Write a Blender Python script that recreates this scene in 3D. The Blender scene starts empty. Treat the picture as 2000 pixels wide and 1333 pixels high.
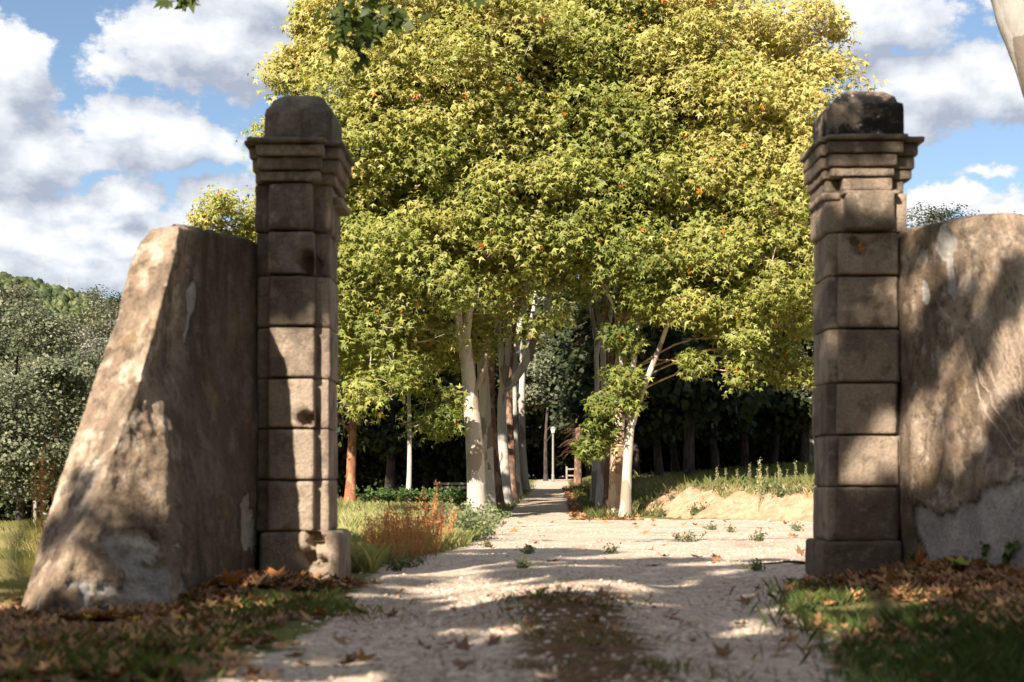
import bpy, math, random
import numpy as np
from mathutils import Vector

random.seed(7)
rng = np.random.default_rng(11)
SC = bpy.context.scene
COL = SC.collection

# ------------------------------------------------------------------ camera
CAMZ, HOR, F = 0.72, 930.0, 2778.0          # eye height, horizon row, focal length (px of the 2000 px photo)
cam = bpy.data.cameras.new('camera'); camo = bpy.data.objects.new('camera', cam); COL.objects.link(camo)
cam.lens = 50.0; cam.sensor_width = 36.0; cam.clip_start = 0.05; cam.clip_end = 6000
camo.location = (0, 0, CAMZ); camo.rotation_euler = (math.radians(90), 0, 0)
cam.shift_y = (HOR - 666.5) / 2000.0
cam.dof.use_dof = True; cam.dof.focus_distance = 38.0; cam.dof.aperture_fstop = 2.8
SC.camera = camo

# ------------------------------------------------------------------ light
SUN_AZ, SUN_EL = math.radians(25.5), math.radians(33)     # behind the camera, to the left
TO_SUN = np.array([-math.sin(SUN_AZ) * math.cos(SUN_EL), -math.cos(SUN_AZ) * math.cos(SUN_EL), math.sin(SUN_EL)])
sl = bpy.data.lights.new('sun', 'SUN'); sl.energy = 5.0; sl.angle = math.radians(0.53); sl.color = (1.0, 0.90, 0.77)
so = bpy.data.objects.new('sun', sl); COL.objects.link(so)
so.rotation_euler = Vector(TO_SUN).to_track_quat('Z', 'Y').to_euler(); so.location = (-20, -40, 40)

SC.view_settings.view_transform = 'Standard'; SC.view_settings.look = 'None'
SC.view_settings.exposure = 1.36; SC.view_settings.gamma = 1.0
SC.view_settings.use_curve_mapping = False
SC.cycles.use_denoising = True
SC.cycles.max_bounces = 8; SC.cycles.diffuse_bounces = 3; SC.cycles.glossy_bounces = 2
SC.cycles.transmission_bounces = 4; SC.cycles.transparent_max_bounces = 8
SC.cycles.sample_clamp_indirect = 4.0
SC.cycles.use_adaptive_sampling = True; SC.cycles.adaptive_threshold = 0.015

# ------------------------------------------------------------------ node helper
class NT:
    def __init__(self, tree): self.t = tree
    def n(self, typ, **kw):
        nd = self.t.nodes.new(typ)
        for k, v in kw.items(): setattr(nd, k, v)
        return nd
    def put(self, sock, v):
        if v is None: return
        if isinstance(v, bpy.types.NodeSocket): self.t.links.new(v, sock)
        else:
            if sock.type == 'RGBA' and len(v) == 3: v = (*v, 1)
            sock.default_value = v
    def m(self, op, a, b=None, c=None, clamp=False):
        nd = self.n('ShaderNodeMath', operation=op); nd.use_clamp = clamp
        for s, v in zip(nd.inputs, (a, b, c)): self.put(s, v)
        return nd.outputs[0]
    def vm(self, op, a, b=None):
        nd = self.n('ShaderNodeVectorMath', operation=op)
        self.put(nd.inputs[0], a); self.put(nd.inputs[1], b)
        return nd.outputs['Value'] if op in ('LENGTH', 'DOT_PRODUCT', 'DISTANCE') else nd.outputs[0]
    def scale(self, a, s):
        nd = self.n('ShaderNodeVectorMath', operation='SCALE'); self.put(nd.inputs[0], a); self.put(nd.inputs['Scale'], s)
        return nd.outputs[0]
    def noise(self, vec, scale, detail=5, rough=0.55, dist=0.0, col=False):
        nd = self.n('ShaderNodeTexNoise'); self.put(nd.inputs['Vector'], vec); self.put(nd.inputs['Scale'], scale)
        nd.inputs['Detail'].default_value = detail; nd.inputs['Roughness'].default_value = rough
        nd.inputs['Distortion'].default_value = dist
        return nd.outputs['Color' if col else 'Fac']
    def vor(self, vec, scale, feature='F1', out='Distance', rand=1.0):
        nd = self.n('ShaderNodeTexVoronoi', feature=feature); self.put(nd.inputs['Vector'], vec); self.put(nd.inputs['Scale'], scale)
        nd.inputs['Randomness'].default_value = rand
        return nd.outputs[out]
    def step(self, v, a, b, lo=0.0, hi=1.0):
        nd = self.n('ShaderNodeMapRange', interpolation_type='SMOOTHSTEP')
        for s, x in zip(nd.inputs[:5], (v, a, b, lo, hi)): self.put(s, x)
        return nd.outputs[0]
    def mix(self, f, a, b, mode='MIX'):
        nd = self.n('ShaderNodeMix', data_type='RGBA', blend_type=mode)
        self.put(nd.inputs[0], f); self.put(nd.inputs[6], a); self.put(nd.inputs[7], b)
        return nd.outputs[2]
    def attr(self, name, out='Fac'):
        nd = self.n('ShaderNodeAttribute'); nd.attribute_name = name
        return nd.outputs[out]
    def bump(self, h, strength=0.5, dist=0.01, nrm=None):
        nd = self.n('ShaderNodeBump'); nd.inputs['Strength'].default_value = strength
        nd.inputs['Distance'].default_value = dist; self.put(nd.inputs['Height'], h)
        if nrm is not None: self.put(nd.inputs['Normal'], nrm)
        return nd.outputs[0]

# ------------------------------------------------------------------ sky with cumulus clouds
world = bpy.data.worlds.new('World'); SC.world = world; world.use_nodes = True
world.cycles.sampling_method = 'MANUAL'; world.cycles.sample_map_resolution = 512
wt = NT(world.node_tree); world.node_tree.nodes.clear()

def azel(px, py):
    a = math.atan((px - 1000) / F); e = math.atan((HOR - py) / F * math.cos(a)); return a, e
CLOUDS = [  # directions of the cumulus heaps: px, py, half width, half height, weight
    (560, -10, 330, 130, 1.0), (440, 95, 290, 85, 1.0), (640, 140, 300, 70, .85), (230, 125, 110, 45, .6),
    (20, 130, 100, 105, 1.0), (40, 290, 150, 105, 1.0), (-60, 200, 160, 160, 1.0),
    (250, 240, 110, 75, .95), (320, 265, 130, 80, .95), (215, 300, 80, 45, .7),
    (255, 375, 75, 50, 1.0), (230, 425, 120, 26, .75), (440, 390, 110, 60, .85), (430, 300, 70, 60, .55),
    (60, 470, 280, 60, 1.2), (330, 480, 300, 60, 1.2), (120, 405, 220, 36, .8), (100, 530, 460, 60, 1.2), (20, 420, 120, 50, 1.0), (560, 330, 120, 90, .7),
    (1640, 40, 260, 110, .9), (1960, 20, 120, 60, .5), (1800, 165, 170, 95, 1.0), (1940, 190, 150, 80, 1.0), (1730, 110, 60, 60, .7),
    (1915, 345, 70, 20, .55), (1840, 400, 110, 45, .9), (1960, 420, 110, 45, .8), (1700, 300, 60, 50, .4), (1790, 225, 120, 60, .7),
    (1000, 0, 600, 120, .6), (2200, 120, 260, 160, .9), (2250, 380, 240, 80, .8), (-300, 420, 300, 90, .8), (-330, 100, 200, 100, .7),
]
grp = bpy.data.node_groups.new('cloud_density', 'ShaderNodeTree')
grp.interface.new_socket('Dir', in_out='INPUT', socket_type='NodeSocketVector')
grp.interface.new_socket('D', in_out='OUTPUT', socket_type='NodeSocketFloat')
g = NT(grp); gi = g.n('NodeGroupInput'); go_ = g.n('NodeGroupOutput')
v = gi.outputs[0]
w1 = g.scale(g.vm('SUBTRACT', g.noise(v, 16, 5, .55, col=True), (.5, .5, .5)), 0.040)
w2 = g.scale(g.vm('SUBTRACT', g.noise(v, 60, 4, .6, col=True), (.5, .5, .5)), 0.012)
vw = g.vm('ADD', g.vm('ADD', v, w1), w2)
vw = g.vm('MULTIPLY', vw, (1, 1, 0))
acc = None
for (px, py, rx, ry, am) in CLOUDS:
    a, e = azel(px, py)
    d = g.vm('MULTIPLY', g.vm('SUBTRACT', vw, (a, e, 0)), (F / rx, F / ry, 0))
    b = g.m('MULTIPLY', g.m('SUBTRACT', 1.12, g.vm('LENGTH', d)), am)
    acc = b if acc is None else g.m('SMOOTH_MAX', acc, b, 0.25)
sep = g.n('ShaderNodeSeparateXYZ'); g.put(sep.inputs[0], v)
# everywhere else the same kind of broken cumulus goes on
gen = g.m('SUBTRACT', g.m('MULTIPLY', g.noise(g.vm('MULTIPLY', vw, (3.0, 6.0, 0)), 1.6, 4, .5), 3.4), 1.35)
out = g.m('MAXIMUM', g.step(g.m('ABSOLUTE', sep.outputs[0]), .40, .50), g.step(sep.outputs[1], .36, .46))
tot = g.m('MAXIMUM', acc, g.m('SUBTRACT', gen, g.m('MULTIPLY', g.m('SUBTRACT', 1.0, out), 3.0)))
fb = g.m('MULTIPLY', g.m('SUBTRACT', g.noise(g.vm('MULTIPLY', v, (1, 1.5, 1)), 28, 9, .6), .5), 1.5)
g.put(go_.inputs[0], g.m('ADD', g.m('MINIMUM', tot, 1.1), fb))

tc = wt.n('ShaderNodeTexCoord'); dirv = wt.vm('NORMALIZE', tc.outputs['Generated'])
sx = wt.n('ShaderNodeSeparateXYZ'); wt.put(sx.inputs[0], dirv)
az = wt.m('ARCTAN2', sx.outputs[0], sx.outputs[1]); el = wt.m('ARCSINE', sx.outputs[2])
cb = wt.n('ShaderNodeCombineXYZ'); wt.put(cb.inputs[0], az); wt.put(cb.inputs[1], el)
def dens(vec):
    nd = wt.n('ShaderNodeGroup'); nd.node_tree = grp; wt.put(nd.inputs[0], vec); return nd.outputs[0]
D0 = dens(cb.outputs[0]); D1 = dens(wt.vm('ADD', cb.outputs[0], (-.010, .022, 0)))
alpha = wt.step(D0, .18, .42)
lit = wt.m('ADD', wt.m('MULTIPLY', wt.m('SUBTRACT', D0, D1), 1.0), .50, clamp=True)
lit = wt.m('MULTIPLY', lit, wt.step(D0, 2.2, .5, .80, 1.0))
sky = wt.n('ShaderNodeTexSky', sky_type='NISHITA'); sky.sun_disc = False
sky.sun_elevation = SUN_EL; sky.sun_rotation = math.radians(180) + SUN_AZ
sky.air_density = 1.0; sky.dust_density = 0.6; sky.ozone_density = 1.6; sky.altitude = 200
ccol = wt.mix(lit, (3.1, 3.45, 4.2), (7.4, 7.5, 7.7))
hz = wt.step(el, 0.0, .12, .55, 0.0)
skyc = wt.mix(wt.m('MULTIPLY', alpha, .96), wt.mix(hz, sky.outputs[0], (4.4, 5.2, 6.2)), ccol)
bg = wt.n('ShaderNodeBackground'); wt.put(bg.inputs[0], skyc); bg.inputs[1].default_value = 0.057
wo = wt.n('ShaderNodeOutputWorld'); wt.put(wo.inputs[0], bg.outputs[0])

# ------------------------------------------------------------------ numeric helpers
def P(px, py, Y): return np.array([(px - 1000) / F * Y, Y, CAMZ + (HOR - py) / F * Y])
def XX(px, Y): return (px - 1000) / F * Y
def ZZ(py, Y): return CAMZ + (HOR - py) / F * Y
def sstep(a, b, x):
    t = np.clip((np.asarray(x, float) - a) / (b - a), 0, 1); return t * t * (3 - 2 * t)
def nrm(v): return v / np.maximum(np.linalg.norm(v, axis=-1, keepdims=True), 1e-9)
def _hash(i, j, k, s):
    h = (i.astype(np.int64) * 374761393 + j.astype(np.int64) * 668265263 + k.astype(np.int64) * 2147483647 + s * 974634777) & 0xffffffff
    h = ((h ^ (h >> 13)) * 1274126177) & 0xffffffff
    return ((h ^ (h >> 16)) & 0xffff) / 65535.0
def vnoise(p, s=0):
    p = np.asarray(p, float); i = np.floor(p).astype(np.int64); f = p - i; f = f * f * (3 - 2 * f)
    r = 0
    for dx in (0, 1):
        wx = f[..., 0] if dx else 1 - f[..., 0]
        for dy in (0, 1):
            wy = f[..., 1] if dy else 1 - f[..., 1]
            for dz in (0, 1):
                wz = f[..., 2] if dz else 1 - f[..., 2]
                r = r + wx * wy * wz * _hash(i[..., 0] + dx, i[..., 1] + dy, i[..., 2] + dz, s)
    return r
def fbm(p, octv=4, s=0):
    p = np.asarray(p, float); a, t, n = 0.5, 0.0, 0.0
    for o in range(octv):
        t = t + a * vnoise(p * 2 ** o + 17.3 * o, s + o); n += a; a *= .5
    return t / n
def p3(x, y, z=0.0): return np.stack(np.broadcast_arrays(np.asarray(x, float), np.asarray(y, float), np.asarray(z, float)), -1)

def make_mesh(name, V, faces, smooth=False, attrs=None):
    me = bpy.data.meshes.new(name); V = np.asarray(V, np.float32)
    faces = [np.asarray(f, np.int32) for f in faces if len(f)]
    me.vertices.add(len(V)); me.vertices.foreach_set('co', V.ravel())
    nl = sum(f.size for f in faces); npoly = sum(len(f) for f in faces)
    me.loops.add(nl); me.loops.foreach_set('vertex_index', np.concatenate([f.ravel() for f in faces]))
    me.polygons.add(npoly)
    st, o = [], 0
    for f in faces:
        st.append(o + np.arange(len(f)) * f.shape[1]); o += f.size
    me.polygons.foreach_set('loop_start', np.concatenate(st).astype(np.int32))
    if smooth: me.polygons.foreach_set('use_smooth', np.ones(npoly, bool))
    me.update(calc_edges=True)
    for k, (dom, arr) in (attrs or {}).items():
        arr = np.asarray(arr, np.float32)
        if arr.ndim == 1:
            at = me.attributes.new(k, 'FLOAT', dom); at.data.foreach_set('value', arr)
        else:
            at = me.attributes.new(k, 'FLOAT_COLOR', dom)
            if arr.shape[1] == 3: arr = np.concatenate([arr, np.ones((len(arr), 1), np.float32)], 1)
            at.data.foreach_set('color', arr.ravel())
    return me
def link(name, me, mat=None, parent=None, loc=None):
    o = bpy.data.objects.new(name, me); COL.objects.link(o)
    if mat is not None and not me.materials: me.materials.append(mat)
    if parent is not None: o.parent = parent
    if loc is not None: o.location = loc
    return o
def obj(name, V, faces, mat, parent=None, loc=None, smooth=False, attrs=None):
    return link(name, make_mesh(name, V, faces, smooth, attrs), mat, parent, loc)
def tag(o, label=None, cat=None, group=None, kind=None):
    if label: o['label'] = label
    if cat: o['category'] = cat
    if group: o['group'] = group
    if kind: o['kind'] = kind
    return o
def thing(name, label, cat, loc=(0, 0, 0), group=None, rz=0.0):
    o = bpy.data.objects.new(name, None); COL.objects.link(o); o.location = [float(c) for c in loc]; o.rotation_euler = (0, 0, rz)
    o.empty_display_size = .2
    return tag(o, label, cat, group)
def copy_tree(o, parent=None):
    c = o.copy(); COL.objects.link(c); c.parent = parent
    for ch in list(o.children): copy_tree(ch, c)
    return c
def join(parts):
    """parts: list of (V, [faces...]) -> one V, faces"""
    Vs, by, o = [], {}, 0
    for V, fs in parts:
        Vs.append(V)
        for f in fs:
            f = np.asarray(f)
            if len(f): by.setdefault(f.shape[1], []).append(f + o)
        o += len(V)
    return np.concatenate(Vs), [np.concatenate(x) for x in by.values()]

def spline(pts, n):
    pts = np.asarray(pts, float)
    if len(pts) < 3:
        t = np.linspace(0, 1, n)[:, None]; return pts[0] * (1 - t) + pts[-1] * t
    q = np.vstack([2 * pts[0] - pts[1], pts, 2 * pts[-1] - pts[-2]])
    u = np.linspace(0, len(pts) - 1 - 1e-6, n); i = u.astype(int); t = (u - i)[:, None]
    a, b, c, d = q[i], q[i + 1], q[i + 2], q[i + 3]
    return .5 * (2 * b + (c - a) * t + (2 * a - 5 * b + 4 * c - d) * t ** 2 + (3 * b - a - 3 * c + d) * t ** 3)
def tube(pts, rad, n=8, wob=0.0, wscale=2.0, seed=0, cap=True):
    pts = np.asarray(pts, float); k = len(pts); rad = np.broadcast_to(np.asarray(rad, float), (k,))
    tan = nrm(np.gradient(pts, axis=0)); ref = np.array([.31, .95, .05])
    u = nrm(np.cross(tan, ref)); w = np.cross(tan, u)
    an = np.linspace(0, 2 * math.pi, n, endpoint=False)
    ring = np.cos(an)[None, :, None] * u[:, None] + np.sin(an)[None, :, None] * w[:, None]
    r = rad[:, None] * np.ones((1, n))
    if wob:
        q = pts[:, None] * 1.0 + ring * rad[:, None, None] * 1.0
        r = r * (1 + wob * (fbm(q * wscale, 3, seed) - .5) * 2)
    V = (pts[:, None] + ring * r[..., None]).reshape(-1, 3)
    i = np.arange(k - 1)[:, None] * n; j = np.arange(n)[None]; j2 = (j + 1) % n
    Q = np.stack([i + j, i + j2, i + n + j2, i + n + j], -1).reshape(-1, 4)
    fs = [Q]
    if cap:
        V = np.vstack([V, pts[-1] + tan[-1] * rad[-1] * .3]); top = len(V) - 1; b = (k - 1) * n
        fs.append(np.stack([b + np.arange(n), b + (np.arange(n) + 1) % n, np.full(n, top)], -1))
    return V, fs

# leaf outlines (stem at the origin, tip at +y), fans from the stem
LEAF5 = np.array([(0, 0, 0), (-.40, -.02, -.06), (-.27, .24, .03), (-.56, .50, -.08), (-.20, .52, .03), (0, 1.0, -.12),
                  (.20, .52, .03), (.56, .50, -.08), (.27, .24, .03), (.40, -.02, -.06)], float)
FAN5 = np.array([(0, i + 1, i) for i in range(1, 9)])
LEAF3 = np.array([(0, 0, 0), (-.48, .38, -.05), (0, 1, -.1), (.48, .38, -.05)], float)
FAN3 = np.array([(0, 2, 1), (0, 3, 2)])
LEAFS = np.array([(0, -.05, 0), (-.60, .38, -.10), (-.17, .42, .04), (0, 1.0, -.12), (.17, .42, .04), (.60, .38, -.10)], float)
FANS = np.array([(0, 2, 1), (0, 3, 2), (0, 4, 3), (0, 5, 4)])
LEAFA = np.array([(0, 0, 0), (-.15, .40, .06), (.15, .40, .06), (0, 1.06, -.12), (-.66, .50, -.14), (.66, .50, -.14)], float)
FANA = np.array([(0, 2, 4), (0, 5, 1), (1, 2, 3)])
def leaves(pos, nor, tip, size, tmpl, fan):
    nor = nrm(nor); x = nrm(np.cross(tip, nor)); y = np.cross(nor, x)
    V = pos[:, None] + size[:, None, None] * (tmpl[None, :, 0, None] * x[:, None] + tmpl[None, :, 1, None] * y[:, None] + tmpl[None, :, 2, None] * nor[:, None])
    N, k = len(pos), len(tmpl)
    Fc = (np.arange(N)[:, None, None] * k + fan[None]).reshape(-1, 3)
    return V.reshape(-1, 3), Fc
def rdir(n, r=rng): return nrm(r.normal(size=(n, 3)))

# ------------------------------------------------------------------ materials
def mat(name):
    m = bpy.data.materials.new(name); m.use_nodes = True; t = NT(m.node_tree)
    b = m.node_tree.nodes['Principled BSDF']; b.inputs['Roughness'].default_value = .85
    b.inputs['Specular IOR Level'].default_value = .25
    return m, t, b
def geo_pos(t): return t.n('ShaderNodeNewGeometry').outputs['Position']
def obj_co(t): return t.n('ShaderNodeTexCoord').outputs['Object']

def leaf_mat(name, trans=.35, rough=.5, tintmul=(1, 1, 1)):
    m, t, b = mat(name); nt = m.node_tree
    c = t.attr('tint', 'Color')
    b.inputs['Roughness'].default_value = rough; b.inputs['Specular IOR Level'].default_value = .35
    t.put(b.inputs['Base Color'], c)
    tr = t.n('ShaderNodeBsdfTranslucent'); t.put(tr.inputs[0], t.mix(1.0, c, (1.25, 1.2, .55), 'MULTIPLY'))
    mx = t.n('ShaderNodeMixShader'); mx.inputs[0].default_value = trans
    nt.links.new(b.outputs[0], mx.inputs[1]); nt.links.new(tr.outputs[0], mx.inputs[2])
    nt.links.new(mx.outputs[0], nt.nodes['Material Output'].inputs[0])
    return m
M_LEAF = leaf_mat('plane_leaf', .42); M_GRASS = leaf_mat('grass_blade', .3, .55); M_DRYLEAF = leaf_mat('dry_leaf', .15, .7)
M_PLANT = leaf_mat('plant', .25, .6)

def bark_mat(name, c0, c1, c2, patch=3.0, bump=.4, vert=.35, rough_scale=18):
    m, t, b = mat(name); co = t.vm('MULTIPLY', geo_pos(t), (1, 1, vert))
    w = t.vm('ADD', co, t.scale(t.noise(co, 3, 4, .6, col=True), .25))
    v1 = t.vor(w, patch, 'F1', 'Color'); s = t.n('ShaderNodeSeparateColor'); t.put(s.inputs[0], v1)
    n1 = t.noise(co, rough_scale, 6, .65)
    col = t.mix(t.step(s.outputs[0], .35, .5), c0, c1)
    col = t.mix(t.step(s.outputs[1], .72, .80), col, c2)
    col = t.mix(t.step(n1, .45, .75, 0, .45), col, c2)
    t.put(b.inputs['Base Color'], col)
    h = t.m('ADD', t.m('MULTIPLY', n1, .6), t.m('MULTIPLY', s.outputs[0], .3))
    t.put(b.inputs['Normal'], t.bump(h, bump, .04))
    return m
M_BARK = bark_mat('plane_bark_pale', (.52, .47, .40), (.40, .36, .31), (.27, .22, .165))
M_BARK_G = bark_mat('plane_bark_grey', (.34, .31, .275), (.43, .39, .34), (.19, .155, .12))
M_BARK_T = bark_mat('plane_bark_tan', (.42, .29, .19), (.52, .40, .28), (.25, .16, .10), 6, .8)
M_BARK_B = bark_mat('rough_brown_bark', (.15, .085, .055), (.11, .065, .045), (.28, .17, .11), 9, 1.0, .5, 14)
M_BARK_R = bark_mat('red_pine_bark', (.30, .13, .06), (.22, .09, .05), (.40, .20, .11), 8, 1.0, .4)
M_BARK_D = bark_mat('dark_bark', (.055, .045, .038), (.075, .06, .05), (.03, .025, .02), 8, .8)
M_BARK_W = bark_mat('poplar_bark', (.40, .40, .36), (.30, .30, .27), (.12, .11, .10), 5, .4)

def stone_mat(name, base, dark, light, stain_shade=.5, lichen=0.0):
    m, t, b = mat(name); co = geo_pos(t)
    oi = t.n('ShaderNodeObjectInfo')
    rnd = t.m('MULTIPLY', t.m('SUBTRACT', oi.outputs['Random'], .5), .35)
    n1 = t.noise(co, 2.2, 6, .6); n2 = t.noise(co, 9, 6, .62); n3 = t.noise(co, 55, 4, .7)
    col = t.mix(t.step(t.m('ADD', n1, rnd), .36, .62), dark, base)
    nm = t.noise(co, 5.5, 5, .65); col = t.mix(t.step(nm, .50, .66, 0, .65), col, t.mix(1.0, dark, (.62, .58, .54), 'MULTIPLY'))
    col = t.mix(t.step(n2, .52, .78, 0, .7), col, light)
    drip = t.noise(t.vm('MULTIPLY', co, (7, 7, .9)), 1.0, 5, .6)
    col = t.mix(t.step(drip, .50, .74, 0, stain_shade), col, t.mix(1.0, dark, (.42, .40, .38), 'MULTIPLY'))
    if lichen:
        l = t.noise(co, 3.1, 7, .7); col = t.mix(t.step(l, .43, .55, 0, lichen), col, (.028, .025, .022))
        l2 = t.vor(t.vm('ADD', co, t.scale(t.noise(co, 12, 3, .5, col=True), .05)), 14, 'F1')
        col = t.mix(t.step(l2, .16, .10, 0, .8), col, (.55, .52, .46))
    pits = t.vor(co, 40, 'F1'); pit = t.m('MULTIPLY', t.step(pits, .18, .05), t.step(n2, .45, .60))
    col = t.mix(t.m('MULTIPLY', pit, .7), col, (.06, .045, .035))
    col = t.mix(t.step(n3, .40, .66, .0, .55), col, t.mix(1.0, col, (.52, .49, .46), 'MULTIPLY'))
    t.put(b.inputs['Base Color'], col); b.inputs['Roughness'].default_value = .92; b.inputs['Specular IOR Level'].default_value = .12
    h = t.m('SUBTRACT', t.m('ADD', t.m('MULTIPLY', n2, .8), t.m('MULTIPLY', n3, .5)), t.m('MULTIPLY', pit, .8))
    t.put(b.inputs['Normal'], t.bump(h, .8, .028))
    return m
M_STONE = stone_mat('worn_limestone', (.335, .262, .195), (.168, .13, .098), (.48, .39, .30))
M_STONE_TOP = stone_mat('weathered_cap_stone', (.25, .20, .15), (.14, .115, .09), (.37, .31, .24), .6)
M_STONE_LICH = stone_mat('lichened_cap_stone', (.26, .205, .15), (.13, .10, .08), (.40, .33, .25), .6, 1.0)

def plaster_mat(name, base, dark, light):
    m, t, b = mat(name); co = geo_pos(t)
    n1 = t.noise(co, 1.3, 6, .62); n2 = t.noise(co, 5, 6, .6); n3 = t.noise(co, 45, 5, .7); n4 = t.noise(co, 160, 2, .5)
    col = t.mix(t.step(n1, .40, .60), dark, base)
    col = t.mix(t.step(n2, .48, .64, 0, .85), col, light)
    drip = t.noise(t.vm('MULTIPLY', co, (5, 5, .55)), 1.0, 6, .6)
    col = t.mix(t.m('MULTIPLY', t.attr('stain_shade'), .74), col, (.072, .054, .039))  # darkens the shaded wall side in the colour, along with its stains
    drip_gain = t.m('ADD', t.m('MULTIPLY', t.attr('stain_shade'), .45), .55)
    col = t.mix(t.m('MULTIPLY', t.step(drip, .47, .66, 0, .95), drip_gain), col, (.085, .065, .048))
    nk = t.noise(co, 7.5, 6, .7); col = t.mix(t.step(nk, .49, .62, 0, .75), col, (.115, .083, .058))
    och = t.noise(co, 2.4, 5, .6); och.node.noise_dimensions = '4D'; och.node.inputs['W'].default_value = 3.3
    col = t.mix(t.step(och, .56, .72, 0, .6), col, (.30, .19, .08))
    pa = t.attr('patch')
    grey = t.mix(t.step(n2, .35, .7), (.40, .37, .33), (.60, .555, .49))
    col = t.mix(t.step(pa, .35, .6), col, grey)
    col = t.mix(t.attr('crack'), col, (.035, .026, .02))
    col = t.mix(t.step(n3, .42, .68, 0, .6), col, t.mix(1.0, col, (.52, .48, .44), 'MULTIPLY'))
    t.put(b.inputs['Base Color'], col); b.inputs['Roughness'].default_value = .95; b.inputs['Specular IOR Level'].default_value = .1
    h = t.m('ADD', t.m('ADD', t.m('MULTIPLY', n2, .5), n3), t.m('MULTIPLY', n4, .3))
    t.put(b.inputs['Normal'], t.bump(h, .9, .032))
    return m
M_PLASTER = plaster_mat('lime_render', (.50, .385, .28), (.30, .22, .155), (.68, .555, .43))

def simple(name, c, rough=.8, spec=.25, var=.25, scale=20, bump=0.0):
    m, t, b = mat(name); n = t.noise(geo_pos(t), scale, 5, .6)
    t.put(b.inputs['Base Color'], t.mix(t.step(n, .3, .7, 0, var), c, tuple(x * .35 for x in c)))
    b.inputs['Roughness'].default_value = rough; b.inputs['Specular IOR Level'].default_value = spec
    if bump: t.put(b.inputs['Normal'], t.bump(n, bump, .01))
    return m

# ------------------------------------------------------------------ terrain
LE_Y = [0, 4.9, 6.7, 9.6, 11.1, 15.6, 24, 34, 38, 95, 140]
LE_X = [-1.2, -1.07, -.92, -.95, -1.04, -.50, -.34, -.42, -.32, 1.62, 3.0]
RE_Y = [0, 4.9, 6.5, 8, 9.4, 10.6, 13, 26, 31, 37, 38.5, 95, 140]
RE_X = [1.2, 1.16, 1.36, 1.50, 1.95, 4.0, 12, 13, 8, 3.2, 2.15, 3.9, 5.0]
def bank_d(x, y):
    yb = np.interp(x, [3.0, 7, 12, 30, 60], [38.5, 31.5, 28, 24, 22])
    d1 = (y - yb) * .9; d2 = x - (2.75 + .030 * (np.maximum(y, 30) - 38))
    return np.minimum(d1, d2)
def gravel_mask(x, y):
    l, r = np.interp(y, LE_Y, LE_X), np.interp(y, RE_Y, RE_X)
    w = .12 + .01 * y
    m = sstep(-w, w, x - l) * sstep(-w, w, r - x)
    m = m * sstep(.15, -.15, np.where(y > 24, bank_d(x, y), -1)) * (y < 140)
    strip = np.exp(-((x - .30) / .38) ** 2) * sstep(9.2, 7.6, y)
    return m * (1 - .85 * strip)
def height(x, y):
    x = np.asarray(x, float); y = np.asarray(y, float)
    z = np.interp(y, [-50, 11, 16, 38, 60, 95, 200, 3000], [0, 0, -.05, -.43, -.20, .36, 1.6, 25.0])
    z = z - .15 * np.clip(-x - 8.5, 0, 28) - .22 * sstep(-2.7, -3.6, x) * sstep(30, 14, y)
    d = bank_d(x, y)
    z = z + sstep(18, 24, y) * (.70 * sstep(0, 2.3, d) + .050 * np.clip(d - 2.3, 0, 60))
    z = z + .07 * np.exp(-((x + 1.7) / .6) ** 2 - ((y - 8.8) / .8) ** 2) - .03 * np.exp(-((x + 2.4) / .6) ** 2 - ((y - 7.2) / .8) ** 2) + .05 * np.exp(-((x + 2.2) / .9) ** 2 - ((y - 5.2) / 1.0) ** 2)
    z = z + .17 * np.exp(-((x - 3.1) / .85) ** 2 - ((y - 8.9) / 1.1) ** 2) + .12 * np.exp(-((x - 2.7) / .9) ** 2 - ((y - 6.3) / 1.4) ** 2)
    near = sstep(13, 9, y)
    z = z + near * (.050 * np.exp(-((x - .30) / .42) ** 2) - .035 * np.exp(-((x + .55) / .28) ** 2) - .035 * np.exp(-((x - 1.08) / .28) ** 2))
    z = z + (fbm(p3(x, y) * 1.3, 4, 3) - .5) * .06 * sstep(0, 6, y) + (fbm(p3(x, y) * .22, 3, 9) - .5) * .35 * sstep(12, 40, y) * (1 - gravel_mask(x, y)) 
    rough = sstep(.1, .6, d) * sstep(2.6, 1.6, d) * sstep(18, 24, y)
    z = z + rough * (fbm(p3(x * 1.2, y * 1.2) * 2.0, 4, 5) - .5) * .60
    return z
def axis(segs, g0, g1):
    a = np.concatenate([np.arange(s, e, st) for s, e, st in segs] + [[segs[-1][1]]])
    lo, hi, st = [], [], segs[0][2]
    v_, s_ = a[0], segs[0][2]
    while v_ > g0: s_ *= 1.22; v_ -= s_; lo.append(v_)
    v_, s_ = a[-1], segs[-1][2]
    while v_ < g1: s_ *= 1.22; v_ += s_; hi.append(v_)
    return np.array(lo[::-1] + list(a) + hi)
xs = axis([(-9, -4, .3), (-4, 4.2, .09), (4.2, 16, .25)], -900, 900)
ys = axis([(1, 3.5, .25), (3.5, 14, .09), (14, 46, .25), (46, 110, .8)], -60, 3200)
GX, GY = np.meshgrid(xs, ys); GZ = height(GX, GY)
nx, ny = len(xs), len(ys)
i = np.arange(ny - 1)[:, None] * nx + np.arange(nx - 1)[None]
Q = np.stack([i, i + 1, i + nx + 1, i + nx], -1).reshape(-1, 4)
gm = gravel_mask(GX, GY).ravel(); bd = bank_d(GX, GY)
soil = (sstep(-.15, .1, bd) * sstep(2.3, 1.7, bd + (fbm(p3(GX, GY) * 1.1, 3, 8) - .5) * .8) * sstep(22, 25, GY) * sstep(3.1, 4.2, GX) * sstep(44, 40, GY)).ravel()
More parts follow.
